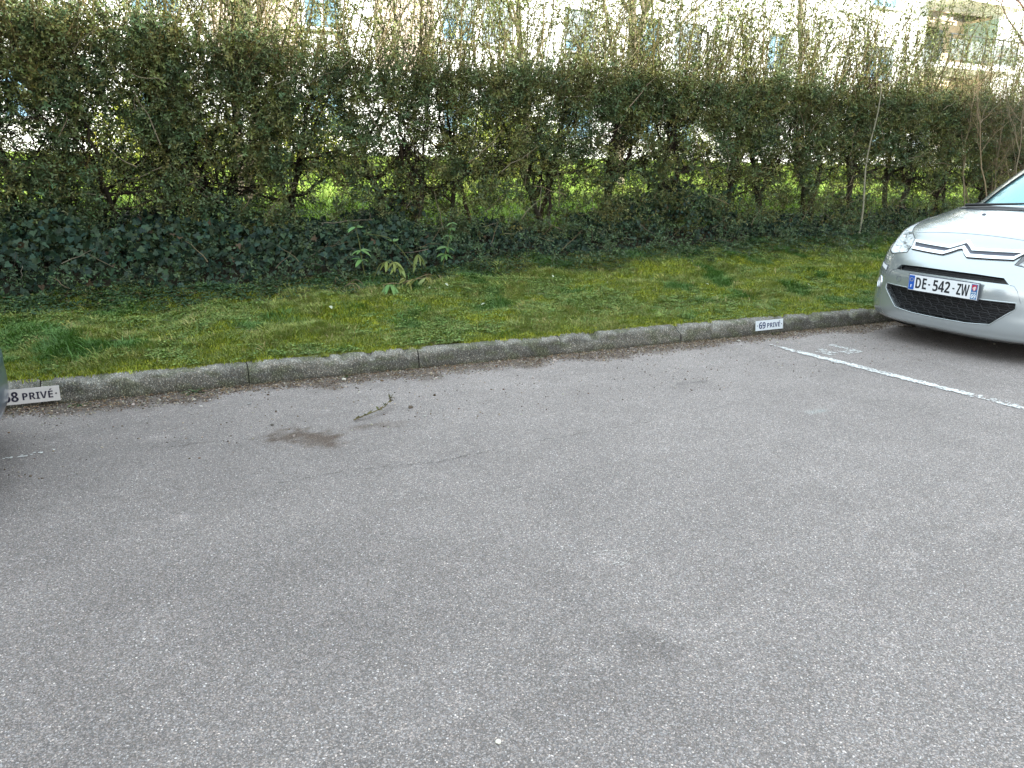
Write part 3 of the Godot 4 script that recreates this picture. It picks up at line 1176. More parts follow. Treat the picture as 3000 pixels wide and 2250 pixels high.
# ------------------------------------------------------------------ ground cover of the verge
func build_verge_plants() -> void:
	# meshes
	var clover := MB.new()
	for k in 8:
		var a := k * 2.4
		var r := 0.008 + 0.030 * sqrt(k / 8.0)
		var at := Vector3(cos(a) * r, rf(0.012, 0.034), sin(a) * r)
		var nrm := (Vector3.UP + rdir() * 0.45).normalized()
		var sx := nrm.cross(Vector3(cos(a), 0, sin(a))).normalized()
		var l := rf(0.010, 0.019)
		var o := [Vector2(0, 0), Vector2(0.45, 0.05), Vector2(0.55, 0.5), Vector2(0.28, 0.9), Vector2(0, 0.95), Vector2(-0.3, 0.88), Vector2(-0.55, 0.45), Vector2(-0.42, 0.02)]
		clover.flat_leaf(at, Basis(sx, nrm, sx.cross(nrm)), o, l, 0.15, jit(Color(1, 1, 1), 0.2))
	var tuft := MB.new()
	for k in 11:
		var a := Vector3(rf(-0.022, 0.022), -0.005, rf(-0.022, 0.022))
		tuft.blade(a, a + Vector3(rf(-0.05, 0.05), rf(0.018, 0.05), rf(-0.05, 0.05)), rf(0.0009, 0.0018), jit(Color(1, 1, 1), 0.25))
	var mossy := MB.new()
	for k in 16:
		var a := Vector3(rf(-0.03, 0.03), -0.004, rf(-0.03, 0.03))
		mossy.blade(a, a + Vector3(rf(-0.010, 0.010), rf(0.008, 0.022), rf(-0.010, 0.010)), rf(0.0012, 0.0022), jit(Color(1, 1, 1), 0.25))
	var dead := MB.new()
	for k in 3:
		var a := rf(0, TAU)
		dead.leaf(Vector3(rf(-0.03, 0.03), rf(0.004, 0.02), rf(-0.03, 0.03)), Vector3(cos(a), rf(-0.2, 0.3), sin(a)).normalized(), (Vector3.UP + rdir() * 0.5).normalized(), rf(0.025, 0.05), rf(0.012, 0.022), rf(-0.1, 0.25), rf(-0.5, 0.8), jit(Color(1, 1, 1), 0.3))
	var cc := Copies.new()
	var cg := Copies.new()
	var cm := Copies.new()
	var cd := Copies.new()
	for k in 200000:
		var x := -2.5 + 15.5 * pow(rng.randf(), 1.25)
		var f := ivy_front(x)
		var z := rf(f - 0.12, -0.112)
		var y := bank(x, z)
		var a := rf(0, TAU)
		var dx := Vector3(cos(a), 0, sin(a))
		var dz := Vector3(-sin(a), 0, cos(a))
		var mo := moss_at(x, z)
		var cl := clover_at(x, z)
		var by_ivy := smoothstep(0.5, 0.02, z - f)
		var edge := smoothstep(-0.24, -0.13, z)
		var pick := rng.randf()
		if by_ivy > 0.3 and rng.randf() < by_ivy * 0.75:
			if rng.randf() < 0.34:
				var s := rf(0.5, 0.95)
				var c: Color = [Color(0.12, 0.075, 0.045), Color(0.085, 0.06, 0.04), Color(0.17, 0.115, 0.065), Color(0.045, 0.06, 0.03)][rng.randi_range(0, 3)]
				cd.add(Vector3(x, y, z), dx * s, Vector3.UP * s, dz * s, jit(c, 0.3))
			elif rng.randf() < 0.35:
				var s := rf(0.7, 1.1)
				cc.add(Vector3(x, y, z), dx * s, Vector3.UP * s, dz * s, jit(Color(0.045, 0.085, 0.04), 0.3))
			continue
		if pick < mo * 0.82:
			var s := rf(0.8, 1.45)
			var c := Color(0.38, 0.375, 0.03).lerp(Color(0.24, 0.28, 0.04), rng.randf())
			cm.add(Vector3(x, y, z), dx * s, Vector3.UP * s, dz * s, jit(c, 0.25))
			if rng.randf() < 0.2:
				cg.add(Vector3(x, y, z), dx * s * 0.8, Vector3.UP * s * 0.7, dz * s * 0.8, jit(Color(0.15, 0.19, 0.055), 0.3))
		elif pick < mo * 0.5 + (1.0 - mo * 0.5) * cl and rng.randf() < 0.62:
			var s := rf(0.36, 0.82)
			var c := Color(0.120, 0.200, 0.060).lerp(Color(0.25, 0.32, 0.10), rng.randf())
			cc.add(Vector3(x, y, z), dx * s, Vector3.UP * s, dz * s, jit(c, 0.3))
		else:
			var s := rf(0.5, 1.05) * (1.0 - 0.3 * edge) * (1.7 if rng.randf() < 0.04 else 1.0)
			var c := Color(0.175, 0.250, 0.062).lerp(Color(0.34, 0.335, 0.10), rng.randf())
			if rng.randf() < 0.14:
				c = Color(0.36, 0.30, 0.14)
			if na.get_noise_2d(x * 2.2 + 5, z * 2.2) > 0.33:
				s *= 1.15
				c = Color(0.11, 0.20, 0.055)
			cg.add(Vector3(x, y, z), dx * s, Vector3.UP * s, dz * s, jit(c, 0.3))
		if edge > 0.5 and rng.randf() < 0.10:
			cd.add(Vector3(x, y, z), dx * 0.5, Vector3.UP * 0.5, dz * 0.5, jit(Color(0.14, 0.10, 0.055), 0.3))
	for k in 5200:
		var x := rf(-2.0, 11.0)
		var grow := na.get_noise_2d(x * 2.4 + 19, 1.0) + 0.5 * nb.get_noise_2d(x * 2.0, 4.0)
		if grow < -0.05:
			continue
		var z := -0.125 + 0.075 * minf(1.0, grow * 1.6) * pow(rng.randf(), 1.5)
		var a := rf(0, TAU)
		var s := rf(0.4, 0.9)
		cm.add(Vector3(x, 0.121, z), Vector3(cos(a), 0, sin(a)) * s, Vector3.UP * s, Vector3(-sin(a), 0, cos(a)) * s, jit(Color(0.25, 0.26, 0.04), 0.3))
		if k % 3 == 0:
			s = rf(0.4, 0.9)
			cg.add(Vector3(x, 0.118, z - 0.01), Vector3(cos(a), 0, sin(a)) * s, Vector3(0, 0.75, 0.5) * s, Vector3(-sin(a), 0, cos(a)) * s, jit(Color(0.20, 0.22, 0.07), 0.35))
	var o := scatter("ground_cover", clover.mesh(), mats.grass, cc)
	tag(o, "small round green leaves creeping over the verge", "ground cover")
	o = scatter("grass", tuft.mesh(), mats.grass, cg)
	tag(o, "short uneven grass growing on the verge", "grass")
	o = scatter("moss", mossy.mesh(), mats.grass, cm)
	tag(o, "yellow green moss patches along the verge and the kerb edge", "moss")
	o = scatter("leaf_litter", dead.mesh(), mats.soil, cd)
	tag(o, "brown dead leaves in front of the ivy", "leaf litter")


# ------------------------------------------------------------------ planting beyond the hedge
func leafy_bush(called: String, label: String, cat: String, at: Vector3, size: Vector3, count: int, col: Color, leaf_len: float, group := "") -> void:
	var root := thing(called, label, cat, at, group)
	var m := MB.new()
	for k in 9:
		var e := Vector3(rf(-0.6, 0.6) * size.x, rf(0.5, 0.95) * size.y, rf(-0.6, 0.6) * size.z)
		m.tube(wobble_path(Vector3(rf(-0.1, 0.1), -0.05, rf(-0.1, 0.1)), e, 5, 0.04), radii(6, 0.022, 0.005), 5, jit(Color(0.09, 0.07, 0.05), 0.3))
	put("stems", m.mesh(), mats.bark, root)
	var mesh := sprig_mesh(10, 0.3, leaf_len, 1.0)
	var cp := Copies.new()
	for k in count:
		var d := rdir()
		var p := d * pow(rng.randf(), 0.4) * Vector3(size.x, size.y * 0.5, size.z) + Vector3(0, size.y * 0.52, 0)
		if nb.get_noise_3d(p.x + at.x, p.y, p.z) < -0.18:
			continue
		var u := (d + Vector3.UP * 0.4 + rdir() * 0.5).normalized()
		var sd := u.cross(rdir()).normalized()
		var s := rf(0.7, 1.2)
		cp.add(p, sd * s, u * s, sd.cross(u) * s, jit(col, 0.35))
	scatter("foliage", mesh, mats.leaf, cp, root)


func bare_tree(root: Node3D, height: float, spread: float, r0: float, stems: int, bark: Color, levels: int) -> PackedVector3Array:
	var tips := PackedVector3Array()
	var fine := MB.new()
	for s in stems:
		var m := MB.new()
		var b := Vector3(rf(-0.12, 0.12) * (stems - 1), -0.05, rf(-0.12, 0.12) * (stems - 1) * 0.5)
		var e := Vector3(b.x * 1.5 + rf(-0.3, 0.3) * spread, height * rf(0.55, 0.75), b.z + rf(-0.3, 0.3) * spread)
		var p := wobble_path(b, e, 9, height * 0.012)
		m.tube(p, radii(10, r0, r0 * 0.4), 8, jit(bark, 0.15))
		put("trunk", m.mesh(), mats.bark, root)
		for k in 7:
			var st := p[rng.randi_range(3, 9)]
			var a := rf(0, TAU)
			var t := st + Vector3(cos(a) * spread * rf(0.4, 1.0), height * rf(0.15, 0.42), sin(a) * spread * rf(0.3, 0.8))
			var q := wobble_path(st, t, 6, height * 0.012)
			m = MB.new()
			m.tube(q, radii(7, r0 * 0.38, r0 * 0.08), 5, jit(bark, 0.2))
			put("branch", m.mesh(), mats.bark, root)
			for j in 14 * levels:
				var u := q[rng.randi_range(1, 6)]
				var w := u + (rdir() + Vector3.UP * 0.7).normalized() * rf(0.25, 0.75) * spread * 0.7
				var f := wobble_path(u, w, 4, 0.02)
				fine.tube(f, radii(5, r0 * 0.09, r0 * 0.03), 3, jit(bark * Color(1.0, 0.95, 0.9), 0.3))
				tips.append(w)
				tips.append(f[2])
				for g in 2:
					var x := f[rng.randi_range(1, 4)]
					var y := x + (rdir() + Vector3.UP * 0.6).normalized() * rf(0.1, 0.3) * spread * 0.6
					fine.tube(PackedVector3Array([x, y]), PackedFloat32Array([r0 * 0.04, r0 * 0.02]), 3, jit(bark, 0.3))
					tips.append(y)
	put("twigs", fine.mesh(), mats.bark, root).set_meta("kind", "stuff")
	return tips


func tree_leaves(root: Node3D, tips: PackedVector3Array, per: int, leaf_len: float, col: Color, reach: float) -> void:
	var mesh := sprig_mesh(6, 0.10, leaf_len, 1.0)
	var cp := Copies.new()
	for t in tips:
		for k in per:
			var d := (rdir() + Vector3.UP * 0.3).normalized()
			var sd := d.cross(rdir()).normalized()
			var s := rf(0.6, 1.2)
			cp.add(t + rdir() * rng.randf() * reach, sd * s, d * s, sd.cross(d) * s, jit(col, 0.35))
	scatter("crown", mesh, mats.leaf, cp, root)


func build_far_plants() -> void:
	var yg := Color(0.20, 0.235, 0.030)
	var spots := [
		[0.6, -9.0, 1.5, 1.3, "low yellow green bush on the lawn, first from the left"],
		[3.4, -12.0, 1.7, 1.5, "yellow green bush on the lawn, second from the left"],
		[7.2, -11.0, 1.6, 1.4, "yellow green bush in front of the bright ground floor window"],
		[9.2, -13.5, 1.5, 1.3, "yellow green bush right of the bright ground floor window"],
		[13.8, -13.0, 1.9, 1.5, "yellow green bush in the middle of the flower bed, below the pale forked tree"],
		[17.5, -10.5, 1.8, 1.6, "broad yellow green bush behind the leaning hedge trunks"],
		[21.5, -9.5, 1.9, 1.9, "tall yellow green bush below the balconies"],
		[15.8, -5.2, 1.0, 1.2, "yellowing bush close behind the right end of the hedge"],
	]
	for s in spots:
		leafy_bush("shrub", s[4], "shrub", Vector3(s[0], bank(s[0], s[1]) - 0.05, s[1]), Vector3(s[2] * 0.65, s[3], s[2] * 0.5), 900, yg, 0.085, "yellow green bushes on the lawn")
	# pale forked tree behind the middle of the hedge
	var t := thing("forked_tree", "pale forked tree with mossy trunk behind the middle of the hedge", "tree", Vector3(8.7, bank(8.7, -8.5), -8.5))
	var tips := bare_tree(t, 7.0, 2.0, 0.13, 2, Color(0.26, 0.24, 0.17), 1)
	tree_leaves(t, tips, 2, 0.05, Color(0.14, 0.17, 0.05), 0.3)
	t = thing("young_tree", "slender young tree in leaf left of the pale forked tree", "tree", Vector3(6.4, bank(6.4, -8.0), -8.0))
	tips = bare_tree(t, 6.5, 1.6, 0.07, 1, Color(0.15, 0.13, 0.09), 1)
	tree_leaves(t, tips, 3, 0.055, Color(0.13, 0.165, 0.04), 0.3)
	t = thing("young_tree", "slender tree with few leaves right of the pale forked tree", "tree", Vector3(14.5, bank(14.5, -9.5), -9.5))
	tips = bare_tree(t, 7.0, 1.9, 0.08, 1, Color(0.18, 0.15, 0.10), 1)
	tree_leaves(t, tips, 2, 0.055, Color(0.14, 0.17, 0.045), 0.3)
	t = thing("young_tree", "tree with reddish buds in front of the balconies at the top right", "tree", Vector3(17.9, bank(17.9, -6.0), -6.0))
	tips = bare_tree(t, 6.2, 2.0, 0.09, 2, Color(0.22, 0.15, 0.12), 2)
	tree_leaves(t, tips, 2, 0.04, Color(0.23, 0.13, 0.09), 0.25)
	t = thing("young_tree", "tree in fresh leaf above the left end of the hedge", "tree", Vector3(1.4, bank(1.4, -6.5), -6.5))
	tips = bare_tree(t, 5.5, 1.7, 0.06, 2, Color(0.12, 0.10, 0.075), 1)
	tree_leaves(t, tips, 3, 0.05, Color(0.11, 0.145, 0.04), 0.3)
	# the bare shrub in front of the end of the hedge
	t = thing("bare_shrub", "bare multi-stemmed shrub with pale brown twigs behind the silver car", "shrub", Vector3(10.7, bank(10.7, -1.95), -1.95))
	bare_tree(t, 2.5, 0.6, 0.010, 8, Color(0.27, 0.21, 0.14), 2)


# ------------------------------------------------------------------ cars
# a car body is a stack of level outlines; each is an arch of a superellipse round the nose, straight flanks and another arch round the tail
const BODY := [
	[0.135, 0.110, 0.762, 2.9], [0.160, 0.045, 0.845, 3.2], [0.200, 0.022, 0.875, 3.3], [0.270, 0.010, 0.888, 3.3], [0.340, 0.006, 0.892, 3.2], [0.420, 0.000, 0.892, 3.1],
	[0.500, 0.000, 0.892, 3.0], [0.560, 0.015, 0.892, 2.9], [0.620, 0.045, 0.891, 2.9], [0.682, 0.100, 0.888, 2.9], [0.749, 0.185, 0.881, 2.9], [0.793, 0.230, 0.871, 2.9],
	[0.838, 0.295, 0.860, 2.8], [0.882, 0.400, 0.845, 2.7], [0.922, 0.530, 0.824, 2.6], [0.962, 0.680, 0.798, 2.6], [0.997, 0.860, 0.767, 2.7]]
const TAIL := [
	[0.135, 0.130, 0.762, 2.9], [0.160, 0.060, 0.845, 3.2], [0.220, 0.012, 0.881, 3.2], [0.300, 0.000, 0.891, 3.1], [0.380, 0.004, 0.892, 3.1], [0.430, 0.006, 0.892, 3.1],
	[0.480, 0.045, 0.892, 3.1], [0.560, 0.085, 0.892, 3.1], [0.682, 0.090, 0.888, 3.1], [0.815, 0.105, 0.865, 3.1], [0.922, 0.130, 0.824, 3.1], [0.997, 0.170, 0.767, 3.1]]
const CABIN := [
	[0.992, 0.850, 0.767, 3.3], [1.100, 1.020, 0.745, 3.3], [1.200, 1.190, 0.720, 3.2], [1.300, 1.380, 0.690, 3.1], [1.400, 1.620, 0.645, 3.0], [1.460, 1.840, 0.600, 2.9], [1.500, 2.100, 0.520, 2.8], [1.515, 2.400, 0.370, 2.6]]
const CABIN_TAIL := [
	[0.992, 0.170, 0.767, 3.2], [1.100, 0.240, 0.745, 3.2], [1.200, 0.320, 0.720, 3.2], [1.300, 0.410, 0.690, 3.1], [1.400, 0.520, 0.645, 3.0], [1.460, 0.640, 0.600, 2.9], [1.500, 0.850, 0.520, 2.8], [1.515, 1.100, 0.370, 2.6]]
const LONG := 3.94


class Shell:
	var lut := PackedFloat32Array()
	var y0 := 0.0
	var y1 := 1.0
	var tail := false
	var e_lo := 1.15
	var e_hi := 1.15

	func _init(t: Array, is_tail: bool, lo: float, hi: float) -> void:
		tail = is_tail
		e_lo = lo
		e_hi = hi
		y0 = t[0][0]
		y1 = t[-1][0]
		for k in 401:
			var y := lerpf(y0, y1, k / 400.0)
			var j := 0
			while j < t.size() - 2 and t[j + 1][0] < y:
				j += 1
			var a: Array = t[j]
			var b: Array = t[j + 1]
			var h: float = b[0] - a[0]
			var u: float = clampf((y - a[0]) / h, 0, 1)
			for c in [1, 2, 3]:
				var sl: float = (b[c] - a[c]) / h
				var sa := sl
				var sb := sl
				if j > 0:
					sa = 0.5 * (sl + (a[c] - t[j - 1][c]) / (a[0] - t[j - 1][0]))
				if j < t.size() - 2:
					sb = 0.5 * (sl + (t[j + 2][c] - b[c]) / (t[j + 2][0] - b[0]))
				var u2 := u * u
				var u3 := u2 * u
				lut.append(a[c] * (2 * u3 - 3 * u2 + 1) + sa * h * (u3 - 2 * u2 + u) + b[c] * (-2 * u3 + 3 * u2) + sb * h * (u3 - u2))

	func at(y: float) -> Array:
		var f := clampf((y - y0) / (y1 - y0), 0, 1) * 400
		var k := mini(int(f), 399)
		var u := f - k
		return [lerpf(lut[k * 3], lut[k * 3 + 3], u), lerpf(lut[k * 3 + 1], lut[k * 3 + 4], u), lerpf(lut[k * 3 + 2], lut[k * 3 + 5], u), lerpf(e_lo, e_hi, smoothstep(0.78, 0.95, y))]

	func s(phi: float, y: float) -> Vector3:
		var q := at(y)
		var sn := sin(phi)
		var z: float = signf(sn) * q[1] * pow(absf(sn), 2.0 / q[2])
		var b: float = q[0] + (q[3] - q[0]) * (1.0 - pow(maxf(0.0, cos(phi)), 2.0 / q[2]))
		return Vector3(3.94 - b if tail else b, y, z)

	# the angle at which the outline at height y passes the side distance z
	func phi(z: float, y: float) -> float:
		var q := at(y)
		return signf(z) * asin(pow(clampf(absf(z) / q[1], 0, 1), q[2] / 2.0))

	# the angle at which it passes the distance b behind the nose, on one side
	func phi_b(b: float, y: float, side: float) -> float:
		var q := at(y)
		var u: float = clampf((b - q[0]) / (q[3] - q[0]), 0, 1)
		return side * acos(pow(1.0 - u, q[2] / 2.0))


func shell_map(sh: Shell, off: float) -> Callable:
	return func(u: float, v: float) -> Array:
		var p := sh.s(u, v)
		var e := 0.004
		var du := sh.s(minf(u + e, PI / 2), v) - sh.s(maxf(u - e, -PI / 2), v)
		var dv := sh.s(u, minf(v + e, sh.y1)) - sh.s(u, maxf(v - e, sh.y0))
		var n := du.cross(dv).normalized()
		if n.dot(p - Vector3(2.0, 0.55, 0)) < 0:
			n = -n
		return [p + n * off, n]


# fills the domain grid, inside keep (if any) and outside holes
func skin(m: MB, map: Callable, us: PackedFloat32Array, vs: PackedFloat32Array, holes: Array, keep := PackedVector2Array()) -> void:
	var boxes := []
	for h in holes:
		boxes.append(bounds(h))
	var kb := bounds(keep) if keep.size() else Rect2()
	for j in vs.size() - 1:
		for i in us.size() - 1:
			var r := Rect2(us[i], vs[j], us[i + 1] - us[i], vs[j + 1] - vs[j])
			if keep.size() and not kb.intersects(r, true):
				continue
			var parts := [PackedVector2Array([Vector2(us[i], vs[j]), Vector2(us[i + 1], vs[j]), Vector2(us[i + 1], vs[j + 1]), Vector2(us[i], vs[j + 1])])]
			if keep.size():
				parts = Geometry2D.intersect_polygons(parts[0], keep)
			for h in holes.size():
				if boxes[h].intersects(r, true):
					var rest := []
					for p in parts:
						rest.append_array(Geometry2D.clip_polygons(p, holes[h]))
					parts = rest
			for p in parts:
				if p.size() < 3:
					continue
				var s := m.v.size()
				for q in p:
					var w: Array = map.call(q.x, q.y)
					m.p(w[0], w[1], Color.WHITE)
				var idx := PackedInt32Array([0, 1, 2, 0, 2, 3]) if p.size() == 4 and parts.size() == 1 else Geometry2D.triangulate_polygon(p)
				for t in range(0, idx.size(), 3):
					# wind each triangle clockwise seen from outside
					var a: Vector3 = m.v[s + idx[t]]
					var b: Vector3 = m.v[s + idx[t + 1]]
					var c: Vector3 = m.v[s + idx[t + 2]]
					if (c - a).cross(b - a).dot(m.n[s + idx[t]]) < 0:
						m.tri(s + idx[t], s + idx[t + 2], s + idx[t + 1])
					else:
						m.tri(s + idx[t], s + idx[t + 1], s + idx[t + 2])


func bounds(p: PackedVector2Array) -> Rect2:
	if p.size() == 0:
		return Rect2()
	var r := Rect2(p[0], Vector2.ZERO)
	for q in p:
		r = r.expand(q)
	return r


# a polygon given as (side, height), refined and carried into the shell's domain
func on_shell(sh: Shell, pts: Array, step := 0.03) -> PackedVector2Array:
	var o := PackedVector2Array()
	for k in pts.size():
		var a: Vector2 = pts[k]
		var b: Vector2 = pts[(k + 1) % pts.size()]
		var n := maxi(1, int(a.distance_to(b) / step))
		for j in n:
			var q := a.lerp(b, float(j) / n)
			o.append(Vector2(sh.phi(q.x, q.y), q.y))
	return o


func mirrored(pts: Array) -> Array:
	var o := []
	for q in pts:
		o.append(Vector2(-q.x, q.y))
	o.reverse()
	return o


# wall that goes in from a hole's rim
func rim(m: MB, map: Callable, poly: PackedVector2Array, depth: Vector3, proud := 0.0) -> void:
	for k in poly.size():
		var a: Array = map.call(poly[k].x, poly[k].y)
		var b: Array = map.call(poly[(k + 1) % poly.size()].x, poly[(k + 1) % poly.size()].y)
		m.face([a[0] + a[1] * proud, b[0] + b[1] * proud, b[0] + depth, a[0] + depth], Color.WHITE)


func bead(m: MB, map: Callable, poly: PackedVector2Array, r: float, closed := true) -> void:
	var pts := PackedVector3Array()
	for k in poly.size() + (1 if closed else 0):
		pts.append(map.call(poly[k % poly.size()].x, poly[k % poly.size()].y)[0])
	m.tube(pts, radii(pts.size(), r, r), 6, Color.WHITE)


func arc_lines(n: int, lo: float, hi: float) -> PackedFloat32Array:
	var o := PackedFloat32Array()
	for k in n + 1:
		var t := lerpf(-1, 1, float(k) / n)
		o.append(clampf(signf(t) * pow(absf(t), 1.5) * PI / 2, lo, hi))
	return o


func lathe(m: MB, prof: Array, at: Vector3, axis: Vector3, sides: int) -> void:
	# prof: Vector2(radius, along the axis)
	var s := axis.cross(Vector3.UP if absf(axis.y) < 0.9 else Vector3.RIGHT).normalized()
	var u := axis.cross(s)
	var base := m.v.size()
	for k in prof.size():
		var d: Vector2 = prof[mini(k + 1, prof.size() - 1)] - prof[maxi(k - 1, 0)]
		for j in sides + 1:
			var a := TAU * j / sides
			var r := s * cos(a) + u * sin(a)
			m.p(at + r * prof[k].x + axis * prof[k].y, (r * d.y - axis * d.x).normalized(), Color.WHITE)
	for k in prof.size() - 1:
		for j in sides:
			var a := base + k * (sides + 1) + j
			m.tri(a, a + 1, a + sides + 1)
			m.tri(a + 1, a + sides + 2, a + sides + 1)


func text(parent: Node3D, called: String, words: String, at: Vector3, bas: Basis, height: float, width: float, mat: Material, weight := 700) -> void:
	# letters of a given cap height; width stretches or narrows the line to fit (0: as it comes)
	var t := TextMesh.new()
	var f := SystemFont.new()
	f.font_names = PackedStringArray(["Droid Sans"])
	f.font_weight = weight
	t.font = f
	t.font_size = 64
	t.pixel_size = 0.01
	t.depth = 0.02
	t.curve_step = 1.0
	t.text = words
	var cap := 64 * 0.01 * 0.714
	var sx := height / cap
	var o := put(called, t, mat, parent, at)
	if width > 0:
		sx = width / t.get_aabb().size.x
	o.basis = bas * Basis.from_scale(Vector3(sx, height / cap, 0.05))


func wheel(root: Node3D, at: Vector3, side: float, mat: String) -> void:
	var m := MB.new()
	lathe(m, [Vector2(0.19, -0.085), Vector2(0.26, -0.095), Vector2(0.295, -0.085), Vector2(0.305, -0.05), Vector2(0.305, 0.05), Vector2(0.295, 0.085), Vector2(0.26, 0.095), Vector2(0.19, 0.085)], at, Vector3(0, 0, side), 32)
	var w := put("wheel", m.mesh(), mats.rubber, root)
	m = MB.new()
	lathe(m, [Vector2(0.0, 0.065), Vector2(0.035, 0.065), Vector2(0.045, 0.05), Vector2(0.16, 0.07), Vector2(0.185, 0.085), Vector2(0.192, 0.08), Vector2(0.19, -0.08)], at, Vector3(0, 0, side), 32)
	for k in 5:
		var a := TAU * k / 5
		m.box(at + Vector3(cos(a) * 0.11, sin(a) * 0.11, side * 0.072), Vector3(0.14, 0.045, 0.02), Color.WHITE, Basis(Vector3.BACK, a))
	put("rim", m.mesh(), mats[mat], w)


func taller(t: Array, tall: float, steep: float) -> Array:
	# the cabin outlines stretched upwards from the waist
	var o := []
	for q in t:
		o.append([0.992 + (q[0] - 0.992) * tall, 0.17 + (q[1] - 0.17) * steep, q[2], q[3]])
	return o


func car_shell(root: Node3D, paint: String, front: Shell, tail: Shell, holes: Array, tall := 1.0) -> void:
	var up := func(y: float) -> float: return 0.992 + (y - 0.992) * tall
	# wheel arches
	var arch := func(sh: Shell, cb: float, side: float) -> PackedVector2Array:
		var o := PackedVector2Array()
		for k in 25:
			var a := lerpf(-0.35, PI + 0.35, k / 24.0)
			var y := 0.30 + 0.345 * sin(a)
			var b := cb + 0.345 * cos(a)
			o.append(Vector2(sh.phi_b(b, maxf(y, 0.13), side), y))
		return o
	var m := MB.new()
	var fh := holes.duplicate()
	var th := []
	for sd in [-1.0, 1.0]:
		fh.append(arch.call(front, 0.775, sd))
		th.append(arch.call(tail, 0.705, sd))
	var ys := lines([[0.135, 0.26, 0.014], [0.26, 0.6, 0.02], [0.6, 0.997, 0.0125]])
	var us := arc_lines(96, -PI / 2, PI / 2)
	skin(m, shell_map(front, 0), us, ys, fh)
	skin(m, shell_map(tail, 0), arc_lines(60, -PI / 2, PI / 2), lines([[0.135, 0.997, 0.021]]), th)
	for sd in [-1.0, 1.0]:
		var flank := func(u: float, v: float) -> Array:
			var a := front.s(sd * PI / 2, v)
			var b := tail.s(sd * PI / 2, v)
			var c := front.s(sd * PI / 2, minf(v + 0.005, front.y1))
			return [a.lerp(b, u), Vector3(0, a.z - c.z, sd * 0.005 + (c.z - a.z) * 0.0).normalized() if v < front.y1 - 0.006 else Vector3(0, 0.5, sd).normalized()]
		skin(m, flank, lines([[0, 1, 0.125]]), lines([[0.135, 0.997, 0.03]]), [])
	put("body", m.mesh(), mats[paint], root)
	# floor of the body, dark
	m = MB.new()
	m.box(Vector3(1.97, 0.17, 0), Vector3(3.3, 0.05, 1.36), Color.WHITE)
	m.box(Vector3(0.775, 0.42, 0), Vector3(0.75, 0.5, 1.2), Color.WHITE)
	m.box(Vector3(3.235, 0.42, 0), Vector3(0.75, 0.5, 1.2), Color.WHITE)
	put("underbody", m.mesh(), mats.black_plastic, root)
	for sd in [-1.0, 1.0]:
		wheel(root, Vector3(0.775, 0.303, sd * 0.745), sd, "alloy")
		wheel(root, Vector3(3.235, 0.303, sd * 0.745), sd, "alloy")
	# cabin
	var cf := Shell.new(taller(CABIN, tall, 1.0), false, 2.6, 2.6)
	var ct := Shell.new(taller(CABIN_TAIL, tall, 1.0 if tall == 1.0 else 0.35), true, 1.34, 1.34)
	var d := PI / 180
	var screen := PackedVector2Array()
	for k in 9:
		screen.append(Vector2(lerpf(-25, 25, k / 8.0) * d, up.call(1.012)))
	for k in 9:
		screen.append(Vector2(lerpf(25, 25, k / 8.0) * d, up.call(lerpf(1.012, 1.45, k / 8.0))))
	for k in 9:
		screen.append(Vector2(lerpf(25, -25, k / 8.0) * d, up.call(1.45 + 0.02 * sin(PI * k / 8.0))))
	for k in 8:
		screen.append(Vector2(lerpf(-25, -25, k / 8.0) * d, up.call(lerpf(1.45, 1.012, k / 8.0))))
	var rear := PackedVector2Array()
	for k in 9:
		rear.append(Vector2(lerpf(-40, 40, k / 8.0) * d, up.call(1.012)))
	for k in 9:
		rear.append(Vector2(lerpf(38, -38, k / 8.0) * d, up.call(1.40)))
	m = MB.new()
	var cy := lines([[0.992, up.call(1.515), 0.02]])
	skin(m, shell_map(cf, 0), arc_lines(72, -PI / 2, PI / 2), cy, [screen])
	skin(m, shell_map(ct, 0), arc_lines(48, -PI / 2, PI / 2), cy, [rear])
	# roof cap
	var ring := []
	for k in 25:
		ring.append(cf.s(lerpf(-PI / 2, PI / 2, k / 24.0), up.call(1.515)))
	for k in 25:
		ring.append(ct.s(lerpf(PI / 2, -PI / 2, k / 24.0), up.call(1.515)))
	var c0 := m.p(Vector3(2.5, up.call(1.524), 0), Vector3.UP, Color.WHITE)
	for q in ring:
		m.p(q, Vector3.UP, Color.WHITE)
	for k in ring.size():
		m.tri(c0, c0 + 1 + k, c0 + 1 + (k + 1) % ring.size())
	put("roof", m.mesh(), mats[paint], root)
	m = MB.new()
	skin(m, shell_map(cf, -0.012), arc_lines(72, -PI / 2, PI / 2), cy, [], screen)
	var ws := put("windscreen", m.mesh(), mats.windscreen, root)
	m = MB.new()
	rim(m, shell_map(cf, 0.001), screen, Vector3(0.012, -0.018, 0))
	put("seal", m.mesh(), mats.black_plastic, ws)
	m = MB.new()
	skin(m, shell_map(ct, -0.008), arc_lines(48, -PI / 2, PI / 2), cy, [], rear)
	put("rear_window", m.mesh(), mats.tinted, root)
	for sd in [-1.0, 1.0]:
		for span in [[47.0, 66.0], [69.0, 89.9]]:
			var w := PackedVector2Array()
			for q in [[span[0], 1.02], [span[1], 1.02], [span[1], 1.40], [lerpf(span[0], span[1], 0.22), 1.40]]:
				w.append(Vector2(q[0] * d * sd, up.call(q[1])))
			m = MB.new()
			skin(m, shell_map(cf, 0.003), lines([[-PI / 2, PI / 2, 0.04]]), cy, [], w)
			put("side_window", m.mesh(), mats.tinted, root)
		# mirror folded against the door
		m = MB.new()
		lathe(m, [Vector2(0.0, -0.10), Vector2(0.05, -0.09), Vector2(0.075, -0.03), Vector2(0.075, 0.04), Vector2(0.05, 0.09), Vector2(0.0, 0.10)], Vector3(1.86, 1.02, sd * 0.80), Vector3(0.98, 0.1, -0.15 * sd).normalized(), 16)
